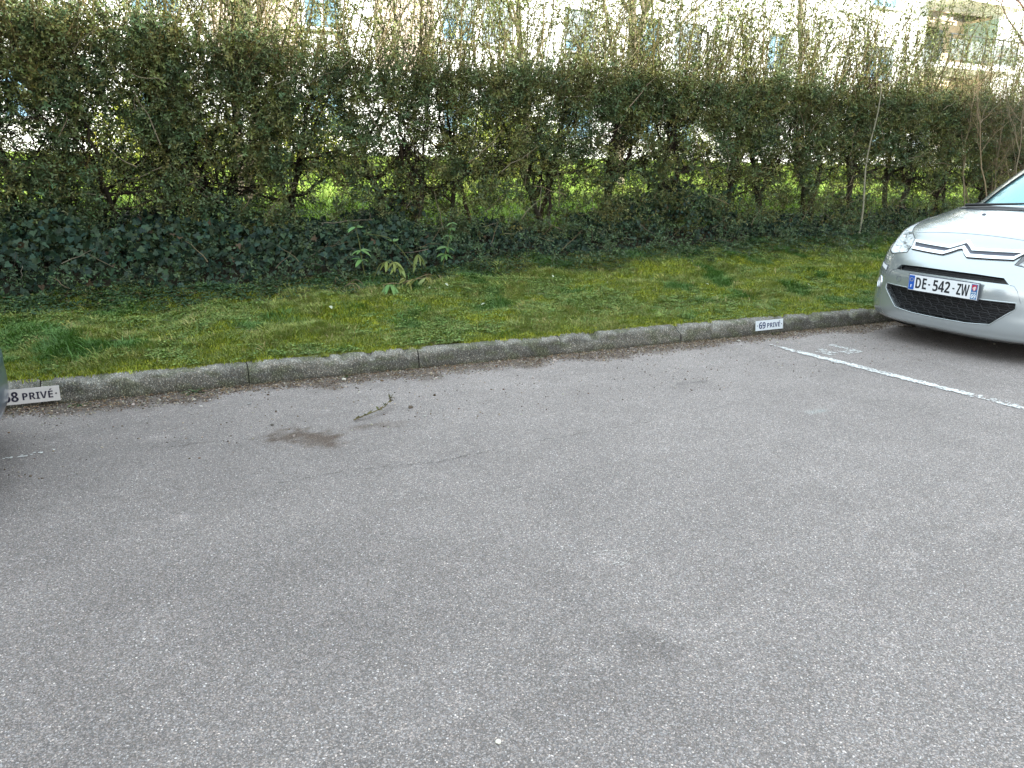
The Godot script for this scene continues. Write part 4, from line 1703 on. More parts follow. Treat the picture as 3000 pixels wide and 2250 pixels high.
		put("mirror", m.mesh(), mats[paint], root)
	# door gaps and handles on the flanks
	for sd in [-1.0, 1.0]:
		m = MB.new()
		for b in [1.70, 2.74]:
			var pts := PackedVector3Array()
			for k in 21:
				var y: float = lerpf(0.27, 0.99, k / 20.0)
				pts.append(Vector3(b, y, front.s(sd * PI / 2, y).z))
			m.tube(pts, radii(21, 0.0022, 0.0022), 5, Color.WHITE)
		m.tube(PackedVector3Array([Vector3(1.70, 0.27, front.s(sd * PI / 2, 0.27).z), Vector3(2.74, 0.27, front.s(sd * PI / 2, 0.27).z)]), PackedFloat32Array([0.0022, 0.0022]), 5, Color.WHITE)
		var dr := put("door", m.mesh(), mats.grey_plastic, root)
		m = MB.new()
		var hz := front.s(sd * PI / 2, 0.84).z
		m.tube(PackedVector3Array([Vector3(2.46, 0.845, hz), Vector3(2.48, 0.848, hz + sd * 0.03), Vector3(2.62, 0.85, hz + sd * 0.03), Vector3(2.64, 0.848, hz)]), PackedFloat32Array([0.01, 0.012, 0.012, 0.01]), 8, Color.WHITE)
		put("handle", m.mesh(), mats[paint], dr)
	# dashboard and seats
	m = MB.new()
	m.box(Vector3(1.42, 0.93, 0), Vector3(0.62, 0.16, 1.2), Color.WHITE)
	for sd in [-1.0, 1.0]:
		m.box(Vector3(2.35, 0.95, sd * 0.34), Vector3(0.16, 0.62, 0.44), Color.WHITE, Basis(Vector3.BACK, -0.2))
		m.box(Vector3(2.42, 1.32, sd * 0.34), Vector3(0.10, 0.18, 0.24), Color.WHITE)
		m.box(Vector3(2.1, 0.60, sd * 0.34), Vector3(0.5, 0.14, 0.44), Color.WHITE)
	put("interior", m.mesh(), mats.black_plastic, root)


func build_cars() -> void:
	silver_car()
	grey_car()


func silver_car() -> void:
	var root := thing("parked_car", "silver hatchback parked beside the kerb, facing the empty bay", "car", Vector3(5.07, 0, 0.985))
	root.rotation = Vector3(deg_to_rad(1.5), 0, 0)
	var sh := Shell.new(BODY, false, 1.15, 1.65)
	var map := shell_map(sh, 0)
	var slot_pts := [Vector2(-0.4253, 0.5360), Vector2(-0.3832, 0.5740), Vector2(-0.2100, 0.5800), Vector2(0.2100, 0.5800), Vector2(0.3832, 0.5740), Vector2(0.4253, 0.5360), Vector2(0.2100, 0.5380), Vector2(-0.2100, 0.5380)]
	var grille_pts := [Vector2(-0.4883, 0.4250), Vector2(-0.2100, 0.4200), Vector2(0.2100, 0.4200), Vector2(0.4883, 0.4250), Vector2(0.4914, 0.3850), Vector2(0.3622, 0.2620), Vector2(0.2100, 0.2460), Vector2(0.0000, 0.2430), Vector2(-0.2100, 0.2460), Vector2(-0.3622, 0.2620), Vector2(-0.4914, 0.3850)]
	var lamp_pts := [Vector2(-0.63, 0.652), Vector2(-0.69, 0.73), Vector2(-0.705, 0.80), Vector2(-0.705, 0.898), Vector2(-0.64, 0.855), Vector2(-0.55, 0.806), Vector2(-0.49, 0.778), Vector2(-0.44, 0.752), Vector2(-0.408, 0.712), Vector2(-0.40, 0.66), Vector2(-0.47, 0.650), Vector2(-0.56, 0.636)]
	var fog_pts := []
	for k in 16:
		var a := TAU * k / 16
		fog_pts.append(Vector2(-0.60 + 0.034 * cos(a), 0.415 + 0.047 * sin(a)))
	fog_pts.reverse()
	var slot := on_shell(sh, slot_pts)
	var grille := on_shell(sh, grille_pts)
	var lamps := [on_shell(sh, lamp_pts, 0.02), on_shell(sh, mirrored(lamp_pts), 0.02)]
	var fogs := [on_shell(sh, fog_pts), on_shell(sh, mirrored(fog_pts))]
	car_shell(root, "silver", sh, Shell.new(TAIL, true, 1.10, 1.10), [slot, grille, lamps[0], lamps[1], fogs[0], fogs[1]])
	var us := arc_lines(96, -PI / 2, PI / 2)
	var ys := lines([[0.135, 0.997, 0.0125]])
	# upper air slot
	var m := MB.new()
	rim(m, map, slot, Vector3(0.05, 0, 0))
	put("slot_edge", m.mesh(), mats.silver, root)
	m = MB.new()
	skin(m, shell_map(sh, -0.035), us, ys, [], slot)
	var up := put("upper_grille", m.mesh(), mats.black_plastic, root)
	m = MB.new()
	for y in [0.553, 0.566]:
		var pts := PackedVector3Array()
		for k in 25:
			var z := lerpf(-0.36, 0.36, k / 24.0)
			pts.append(shell_map(sh, -0.018).call(sh.phi(z, y), y)[0])
		m.tube(pts, radii(25, 0.0025, 0.0025), 5, Color.WHITE)
	for k in 9:
		var z := lerpf(-0.32, 0.32, k / 8.0)
		m.tube(PackedVector3Array([shell_map(sh, -0.018).call(sh.phi(z, 0.539), 0.539)[0], shell_map(sh, -0.018).call(sh.phi(z, 0.577), 0.577)[0]]), PackedFloat32Array([0.0022, 0.0022]), 5, Color.WHITE)
	put("bars", m.mesh(), mats.bar_plastic, up)
	# lower grille of long hexagons
	m = MB.new()
	rim(m, map, grille, Vector3(0.06, 0, 0))
	bead(m, shell_map(sh, 0.001), grille, 0.0045)
	put("grille_edge", m.mesh(), mats.silver, root)
	m = MB.new()
	skin(m, shell_map(sh, -0.055), us, ys, [], grille)
	var low := put("lower_grille", m.mesh(), mats.black_plastic, root)
	m = MB.new()
	var inner := shell_map(sh, -0.016)
	var cw := 0.105
	var ch := 0.0345
	for row in 6:
		var y := 0.247 + row * ch
		for col in range(-6, 7):
			var z: float = col * cw + (cw / 2 if row % 2 else 0.0)
			var hx := [Vector2(z - cw * 0.36, y), Vector2(z - cw * 0.24, y + ch * 0.5), Vector2(z + cw * 0.24, y + ch * 0.5), Vector2(z + cw * 0.36, y), Vector2(z + cw * 0.64, y)]
			var hb := [Vector2(z - cw * 0.36, y), Vector2(z - cw * 0.24, y - ch * 0.5), Vector2(z + cw * 0.24, y - ch * 0.5), Vector2(z + cw * 0.36, y)]
			for path in [hx, hb]:
				for k in path.size() - 1:
					var a: Vector2 = path[k]
					var b: Vector2 = path[k + 1]
					var mid := (a + b) / 2
					var q := Vector2(sh.phi(mid.x, clampf(mid.y, 0.14, 0.9)), mid.y)
					if Geometry2D.is_point_in_polygon(q, grille):
						m.tube(PackedVector3Array([inner.call(sh.phi(a.x, a.y), a.y)[0], inner.call(sh.phi(b.x, b.y), b.y)[0]]), PackedFloat32Array([0.0028, 0.0028]), 5, Color.WHITE)
			for yy in [y - ch * 0.2, y + ch * 0.2]:
				var q := Vector2(sh.phi(z, clampf(yy, 0.14, 0.9)), yy)
				if Geometry2D.is_point_in_polygon(q, grille):
					m.tube(PackedVector3Array([shell_map(sh, -0.026).call(sh.phi(z - cw * 0.27, yy), yy)[0], shell_map(sh, -0.026).call(sh.phi(z + cw * 0.27, yy), yy)[0]]), PackedFloat32Array([0.0016, 0.0016]), 4, Color.WHITE)
	put("honeycomb", m.mesh(), mats.bar_plastic, low)
	# chrome double chevron running out into two bars, on a dark strip
	var outer_pts := [Vector2(-0.4212, 0.7460), Vector2(-0.2600, 0.7370), Vector2(-0.0957, 0.7310), Vector2(-0.0520, 0.7520), Vector2(-0.0125, 0.7760), Vector2(0.0000, 0.7790), Vector2(0.0125, 0.7760), Vector2(0.0468, 0.7520), Vector2(0.0853, 0.7310), Vector2(0.2600, 0.7370), Vector2(0.4212, 0.7460), Vector2(0.3765, 0.6840), Vector2(0.2080, 0.6760), Vector2(0.0853, 0.6720), Vector2(0.0468, 0.6920), Vector2(0.0125, 0.7160), Vector2(0.0000, 0.7190), Vector2(-0.0125, 0.7160), Vector2(-0.0520, 0.6920), Vector2(-0.0957, 0.6720), Vector2(-0.2080, 0.6760), Vector2(-0.3765, 0.6840)]
	var inner_pts := [Vector2(-0.3931, 0.7270), Vector2(-0.2600, 0.7210), Vector2(-0.0853, 0.7140), Vector2(-0.0468, 0.7330), Vector2(0.0000, 0.7560), Vector2(0.0468, 0.7330), Vector2(0.0780, 0.7140), Vector2(0.2600, 0.7210), Vector2(0.3931, 0.7270), Vector2(0.3619, 0.7010), Vector2(0.2080, 0.6950), Vector2(0.0915, 0.6920), Vector2(0.0520, 0.7130), Vector2(0.0000, 0.7380), Vector2(-0.0520, 0.7130), Vector2(-0.0988, 0.6920), Vector2(-0.2080, 0.6950), Vector2(-0.3619, 0.7010)]
	var po := on_shell(sh, outer_pts, 0.02)
	var pi := on_shell(sh, inner_pts, 0.02)
	m = MB.new()
	var fine_y := lines([[0.66, 0.79, 0.006]])
	skin(m, shell_map(sh, 0.012), us, fine_y, [pi], po)
	rim(m, shell_map(sh, 0.012), po, Vector3(0.014, -0.004, 0))
	rim(m, shell_map(sh, 0.012), pi, Vector3(0.014, -0.004, 0))
	var em := put("chevron_emblem", m.mesh(), mats.chrome, root)
	m = MB.new()
	skin(m, shell_map(sh, 0.003), us, fine_y, [], pi)
	put("emblem_strip", m.mesh(), mats.grey_plastic, em)
	m = MB.new()
	bead(m, shell_map(sh, 0.003), po, 0.0035)
	put("emblem_outline", m.mesh(), mats.black_plastic, em)  # black bead along the edge of the emblem
	# head lamps
	for k in 2:
		var sd := -1.0 if k == 0 else 1.0
		m = MB.new()
		skin(m, shell_map(sh, 0.002), arc_lines(160, -PI / 2, PI / 2), lines([[0.62, 0.92, 0.008]]), [], lamps[k])
		var hl := put("headlight", m.mesh(), mats.lens, root)
		m = MB.new()
		bead(m, shell_map(sh, 0.0), lamps[k], 0.0035)
		put("seal", m.mesh(), mats.black_plastic, hl)
		m = MB.new()
		skin(m, func(u, v):
			var w: Array = shell_map(sh, -0.045).call(u, v)
			var bump := 0.014 * sin(v * 140.0 + u * 14.0) * sin(u * 70.0)
			return [w[0] + Vector3(bump, 0, 0), (w[1] + Vector3(0.0, cos(v * 140 + u * 14) * 0.5, sin(u * 70) * 0.5)).normalized()], arc_lines(200, -PI / 2, PI / 2), lines([[0.62, 0.92, 0.006]]), [], lamps[k])
		rim(m, map, lamps[k], Vector3(0.05, 0, -sd * 0.035))
		put("reflector", m.mesh(), mats.reflector, hl)
		for q in [[0.585, 0.715, 0.052], [0.49, 0.705, 0.040], [0.655, 0.80, 0.036]]:
			var w: Array = shell_map(sh, -0.05).call(sh.phi(q[0] * sd, q[1]), q[1])
			m = MB.new()
			lathe(m, [Vector2(0.0, -0.02), Vector2(q[2] * 0.4, -0.014), Vector2(q[2] * 0.8, 0.012), Vector2(q[2], 0.035), Vector2(q[2] * 1.06, 0.034), Vector2(q[2] * 0.9, 0.0)], w[0], Vector3(-0.9, 0.05, sd * 0.35).normalized(), 20)
			put("bowl", m.mesh(), mats.chrome, hl)
			m = MB.new()
			lathe(m, [Vector2(0.0, 0.012), Vector2(0.008, 0.009), Vector2(0.011, 0.0), Vector2(0.009, -0.02)], w[0] + Vector3(-0.006, 0, 0), Vector3(-1, 0, 0), 10)
			put("bulb", m.mesh(), mats.plate_white, hl)
		# fog lamp and corner marker
		m = MB.new()
		skin(m, shell_map(sh, -0.03), arc_lines(200, -PI / 2, PI / 2), lines([[0.36, 0.48, 0.01]]), [], fogs[k])
		var fg := put("fog_lamp", m.mesh(), mats.reflector, root)
		m = MB.new()
		rim(m, map, fogs[k], Vector3(0.03, 0, -sd * 0.01))
		bead(m, shell_map(sh, 0.002), fogs[k], 0.005)
		put("ring", m.mesh(), mats.chrome, fg)
		var mk := [Vector2(-0.645, 0.562), Vector2(-0.535, 0.545), Vector2(-0.53, 0.512), Vector2(-0.625, 0.532)]
		if k == 1:
			mk = mirrored(mk)
		var mp := on_shell(sh, mk, 0.02)
		m = MB.new()
		skin(m, shell_map(sh, 0.005), arc_lines(200, -PI / 2, PI / 2), lines([[0.5, 0.58, 0.01]]), [], mp)
		var ml := put("marker_lamp", m.mesh(), mats.plate_white, root)
		m = MB.new()
		bead(m, shell_map(sh, 0.003), mp, 0.003)
		put("marker_rim", m.mesh(), mats.grey_plastic, ml)
	# towing cover, shut lines
	m = MB.new()
	var disc := []
	for k in 20:
		disc.append(Vector2(-0.365 + 0.021 * cos(TAU * k / 20), 0.472 - 0.021 * sin(TAU * k / 20)))
	bead(m, shell_map(sh, 0.001), on_shell(sh, disc), 0.0014)
	for side in [-1.0, 1.0]:
		var pan := PackedVector2Array()
		for q in [Vector2(0.43, 0.534), Vector2(0.455, 0.53), Vector2(0.48, 0.50), Vector2(0.505, 0.44), Vector2(0.512, 0.425)]:
			pan.append(Vector2(sh.phi(q.x * side, q.y), q.y))
		bead(m, shell_map(sh, 0.0), pan, 0.0014, false)
	var bon := PackedVector2Array()
	for k in 41:
		var z := lerpf(-0.49, 0.49, k / 40.0)
		var y := 0.822 - 0.03 * pow(absf(z) / 0.49, 2.2)
		bon.append(Vector2(sh.phi(z, y), y))
	bead(m, shell_map(sh, 0.0), bon, 0.0016, false)
	for side in [-1.0, 1.0]:
		var fe := PackedVector2Array()
		for k in 15:
			var t := k / 14.0
			var y: float = lerpf(0.90, 0.965, t)
			fe.append(Vector2(sh.phi(side * lerpf(0.70, 0.69, t), y), y))
		bead(m, shell_map(sh, 0.0), fe, 0.0016, false)
	put("panel_gap", m.mesh(), mats.grey_plastic, root)
	for side in [-1.0, 1.0]:
		var w: Array = shell_map(sh, 0.003).call(sh.phi(side * 0.19, 0.943), 0.943)
		m = MB.new()
		lathe(m, [Vector2(0.0, 0.006), Vector2(0.009, 0.005), Vector2(0.013, 0.0), Vector2(0.013, -0.005)], w[0], w[1], 12)
		put("washer_nozzle", m.mesh(), mats.grey_plastic, root)
	# scuttle and wipers
	m = MB.new()
	var scut := [Vector2(-0.56, 0.966), Vector2(0.0, 0.979), Vector2(0.56, 0.966), Vector2(0.60, 0.996), Vector2(0.0, 0.996), Vector2(-0.60, 0.996)]
	skin(m, shell_map(sh, 0.004), us, lines([[0.96, 0.997, 0.004]]), [], on_shell(sh, scut))
	put("scuttle", m.mesh(), mats.black_plastic, root)
	for q in [[-0.50, 0.975, -0.02, 1.008], [0.02, 0.985, 0.55, 1.008]]:
		m = MB.new()
		var pts := PackedVector3Array()
		for k in 11:
			var t := k / 10.0
			var z: float = lerpf(q[0], q[2], t)
			var y: float = lerpf(q[1], q[3], t)
			pts.append(shell_map(sh, 0.022).call(sh.phi(z, minf(y, 0.996)), minf(y, 0.996))[0] + Vector3(0, maxf(0, y - 0.996), 0))
		m.tube(pts, radii(11, 0.013, 0.007), 6, Color.WHITE, true)
		put("wiper", m.mesh(), mats.black_plastic, root)
	# number plate
	var pl := Node3D.new()
	pl.name = "number_plate"
	pl.position = Vector3(-0.016, 0.468, 0.012)
	pl.basis = Basis(Vector3.UP, -PI / 2) * Basis(Vector3.RIGHT, deg_to_rad(2))
	root.add_child(pl, true)
	m = MB.new()
	m.box(Vector3.ZERO, Vector3(0.52, 0.108, 0.006), Color.WHITE)
	put("panel", m.mesh(), mats.plate_white, pl)
	m = MB.new()
	m.box(Vector3(0, 0, -0.006), Vector3(0.535, 0.118, 0.006), Color.WHITE)
	put("plate_holder", m.mesh(), mats.grey_plastic, pl)
	m = MB.new()
	m.box(Vector3(-0.236, 0, 0.0045), Vector3(0.042, 0.1, 0.002), Color.WHITE)
	put("blue_band", m.mesh(), mats.plate_blue, pl)
	m = MB.new()
	m.box(Vector3(0.236, 0, 0.0045), Vector3(0.042, 0.1, 0.002), Color.WHITE)
	put("department_band", m.mesh(), mats.band_blue, pl)
	m = MB.new()
	for k in 12:
		var a := TAU * k / 12
		m.box(Vector3(-0.236 + 0.0125 * cos(a), 0.021 + 0.0125 * sin(a), 0.0062), Vector3(0.0032, 0.0032, 0.001), Color.WHITE, Basis(Vector3.BACK, 0.785))
	put("star_ring", m.mesh(), mats.yellow_ink, pl)
	text(pl, "country_letter", "F", Vector3(-0.236, -0.026, 0.006), Basis(), 0.019, 0, mats.white_ink)
	for q in [["DE", -0.159, 0.085], ["542", 0.0, 0.128], ["ZW", 0.158, 0.088]]:
		text(pl, "lettering", q[0], Vector3(q[1] - 0.003, 0, 0.004), Basis(), 0.076, q[2], mats.ink_black)
	m = MB.new()
	for px in [-0.096, 0.088]:
		m.box(Vector3(px, 0.0, 0.0042), Vector3(0.015, 0.009, 0.0016), Color.WHITE)
	put("dash", m.mesh(), mats.ink_black, pl)
	# red shield with a small white lion
	m = MB.new()
	m.face([Vector3(0.219, 0.046, 0.0062), Vector3(0.253, 0.046, 0.0062), Vector3(0.253, 0.022, 0.0062), Vector3(0.247, 0.010, 0.0062), Vector3(0.236, 0.002, 0.0062), Vector3(0.225, 0.010, 0.0062), Vector3(0.219, 0.022, 0.0062)], Color.WHITE)
	put("crest", m.mesh(), mats.crest_red, pl)
	m = MB.new()
	for q in [[0.236, 0.022, 0.007, 0.016, 0.3], [0.240, 0.031, 0.008, 0.008, 0.0], [0.230, 0.027, 0.010, 0.003, 0.5], [0.230, 0.020, 0.010, 0.003, -0.3], [0.233, 0.012, 0.003, 0.010, 0.4], [0.240, 0.012, 0.003, 0.010, -0.4], [0.245, 0.024, 0.003, 0.014, -0.4]]:
		m.box(Vector3(q[0], q[1], 0.0069), Vector3(q[2], q[3], 0.0008), Color.WHITE, Basis(Vector3.BACK, q[4]))
	put("crest_lion", m.mesh(), mats.white_ink, pl)
	text(pl, "town_letters", "LYON", Vector3(0.236, -0.006, 0.006), Basis(), 0.0085, 0.032, mats.white_ink)
	text(pl, "department_number", "69", Vector3(0.236, -0.031, 0.006), Basis(), 0.028, 0.034, mats.white_ink)


func grey_car() -> void:
	var root := thing("parked_car", "blue grey car at the left edge, its rear corner beside the 68 sign", "car", Vector3(-0.522 - LONG, 0, 1.0))
	car_shell(root, "blue_grey", Shell.new(BODY, false, 1.15, 1.65), Shell.new(TAIL, true, 1.10, 1.10), [], 1.65)  # cabin stretched upwards out of view to deepen the shade on the asphalt
	var ts := Shell.new(TAIL, true, 1.10, 1.10)
	for sd in [-1.0, 1.0]:
		var p := on_shell(ts, [Vector2(0.56 * sd, 0.62), Vector2(0.80 * sd, 0.62), Vector2(0.77 * sd, 0.93), Vector2(0.62 * sd, 0.93)])
		var m := MB.new()
		skin(m, shell_map(ts, 0.006), arc_lines(90, -PI / 2, PI / 2), lines([[0.6, 0.95, 0.02]]), [], p)
		put("rear_lamp", m.mesh(), mats.red_lamp, root)


# ------------------------------------------------------------------ signs on the kerb
func build_signs() -> void:
	for q in [[4.335, "69", "small white enamel sign with 69 on the kerb near the silver car", 0.077, mats.sign_blue], [-0.556, "68", "small stained white enamel sign at the left edge, beside the blue grey car", 0.062, mats.sign_ink]]:
		var w := 0.285
		var root := thing("kerb_sign", q[2], "sign", Vector3(q[0] + (w / 2 if q[1] == "69" else 0.0), q[3], 0.004), "private parking signs fixed to the kerb")
		root.basis = Basis(Vector3.RIGHT, deg_to_rad(-4)) * Basis(Vector3.BACK, deg_to_rad(0.4 if q[1] == "69" else 0.4))
		var m := MB.new()
		m.box(Vector3.ZERO, Vector3(w, 0.078, 0.004), Color(0.66, 0.70, 0.74) if q[1] == "69" else Color(0.66, 0.62, 0.60))
		put("panel", m.mesh(), mats.paint_white, root)
		text(root, "number", q[1], Vector3(-0.0755, -0.001, 0.0022), Basis(), 0.050, 0.068, q[4])
		text(root, "lettering", "PRIVÉ", Vector3(0.042, -0.003, 0.0022), Basis(), 0.036, 0.136, q[4])
		for s in [-1.0, 1.0]:
			m = MB.new()
			lathe(m, [Vector2(0.0, 0.003), Vector2(0.003, 0.0026), Vector2(0.0042, 0.0)], Vector3(s * 0.126, 0.0, 0.002), Vector3.BACK, 10)
			put("screw", m.mesh(), mats.bar_plastic, root)


# ------------------------------------------------------------------ worn road paint
func paint_patch(m: MB, x0: float, x1: float, z0: float, z1: float, wear: Callable) -> void:
	var st := 0.009
	var nx := maxi(1, int((x1 - x0) / st))
	var nzn := maxi(1, int((z1 - z0) / st))
	for i in nx:
		for j in nzn:
			var x := x0 + (i + 0.5) * st
			var z := z0 + (j + 0.5) * st
			if wear.call(x, z):
				var g := 0.58 + 0.15 * nc.get_noise_2d(x * 4, z * 4)
				var e := st * 0.5
				m.face([Vector3(x - e, 0.004, z - e), Vector3(x + e, 0.004, z - e), Vector3(x + e, 0.004, z + e), Vector3(x - e, 0.004, z + e)], Color(g, g, g * 0.98))


func build_markings() -> void:
	var m := MB.new()
	paint_patch(m, 4.10, 4.26, 0.30, 2.24, func(x, z):
		var mid := 4.175 + 0.008 * nb.get_noise_1d(z * 3)
		var half := 0.036 + 0.014 * nc.get_noise_1d(z * 5) - 0.03 * smoothstep(0.62, 0.34, z)
		var worn := nc.get_noise_2d(x * 7, z * 5) + 0.6 * nb.get_noise_2d(x * 3, z * 2.4)
		var lim := 0.36 - 0.35 * smoothstep(0.6, 0.35, z) - 0.36 * smoothstep(1.65, 2.1, z) - 0.25 * smoothstep(0.6, 1.0, absf(x - mid) / 0.05)
		return absf(x - mid) < half and worn < lim)
	var o := put("parking_line", m.mesh(), mats.paint_white)
	tag(o, "worn white bay line across the asphalt in front of the silver car", "", "", "structure")
	# what is left of a painted number
	m = MB.new()
	for q in [[4.28, 4.40, 0.66, 0.79], [4.44, 4.62, 0.72, 0.81], [4.56, 4.63, 0.52, 0.72], [4.36, 4.42, 0.60, 0.66]]:
		paint_patch(m, q[0], q[1], q[2], q[3], func(x, z): return nc.get_noise_2d(x * 6, z * 7) + 0.5 * nb.get_noise_2d(x * 4, z * 4) > (0.2 if q[0] < 4.43 else 0.04))
	o = put("painted_number", m.mesh(), mats.paint_white)
	tag(o, "flaked remains of a white painted number beside the bay line", "", "", "structure")
	m = MB.new()
	paint_patch(m, -0.62, -0.38, 0.79, 0.87, func(x, z): return absf(z - (0.86 - (x + 0.55) * 0.28)) < 0.016 and nc.get_noise_2d(x * 14, z * 14) > 0.2)
	o = put("paint_fleck", m.mesh(), mats.paint_white)
	tag(o, "flecks of an old white bay line beside the blue grey car", "", "", "structure")


# ------------------------------------------------------------------ laurels, twigs, stones, leaves
func pebble_mesh(sd: int) -> ArrayMesh:
	var m := MB.new()
	var s := SphereMesh.new()
	s.radius = 1
	s.height = 2
	s.radial_segments = 10
	s.rings = 6
	var a := s.get_mesh_arrays()
	for k in a[Mesh.ARRAY_VERTEX].size():
		var p: Vector3 = a[Mesh.ARRAY_VERTEX][k]
		var r := 1.0 + 0.55 * na.get_noise_3d(p.x * 1.6 + sd * 9, p.y * 1.6, p.z * 1.6)
		m.p(p * r * Vector3(1, 0.62, 0.8), p, Color.WHITE)
	for k in a[Mesh.ARRAY_INDEX]:
		m.i.append(k)
	smooth(m)
	return m.mesh()


func laurel(label: String, base: Vector3, path: Array, whorls: Array, col: Color, droop: float) -> void:
	# path: stem points; whorls: [how far along, number of leaves, length]
	var root := thing("laurel_seedling", label, "seedling", base, "laurel seedlings in front of the ivy")
	var pts := PackedVector3Array()
	for k in path.size() - 1:
		for j in 5:
			pts.append(path[k].lerp(path[k + 1], j / 5.0))
	pts.append(path[-1])
	for k in range(1, pts.size() - 1):
		pts[k] = (pts[k - 1] + pts[k] * 2 + pts[k + 1]) / 4
	var m := MB.new()
	m.tube(pts, radii(pts.size(), 0.0045, 0.0022), 6, Color(0.12, 0.13, 0.05))
	put("stem", m.mesh(), mats.bark, root)
	for w in whorls:
		var f: float = w[0] * (pts.size() - 1)
		var at := pts[int(f)].lerp(pts[mini(int(f) + 1, pts.size() - 1)], f - int(f))
		for k in w[1]:
			var a: float = k * 2.4 + rf(-0.4, 0.4) + w[0] * 7
			var d := Vector3(cos(a), rf(0.1, 0.8) - droop, sin(a) * 0.8 + 0.25).normalized()
			var l: float = w[2] * rf(0.62, 1.0)
			m = MB.new()
			broad_leaf(m, at, d, (Vector3.UP + Vector3.BACK * 0.5 + rdir() * 0.4).normalized(), l, l * 0.32, droop + rf(0.0, 0.5), jit(col, 0.2))
			put("leaf", m.mesh(), mats.laurel, root)


func broad_leaf(m: MB, a: Vector3, d: Vector3, up: Vector3, length: float, width: float, droop: float, col: Color) -> void:
	var side := d.cross(up).normalized()
	var u := side.cross(d).normalized()
	var n := 7
	var s := m.v.size()
	for k in n + 1:
		var t := float(k) / n
		var w := width * 0.5 * pow(sin(PI * clampf(t * 0.96 + 0.03, 0, 1)), 0.75)
		var c := a + d * length * t - Vector3.UP * droop * length * t * t * 0.5
		for j in [-1.0, 0.0, 1.0]:
			m.p(c + side * w * j + u * absf(j) * w * 0.35, (u - side * j * 0.35).normalized(), col * (1.15 if j == 0.0 else 1.0))
	for k in n:
		for j in 2:
			var q := s + k * 3 + j
			m.tri(q, q + 1, q + 3)
			m.tri(q + 1, q + 4, q + 3)


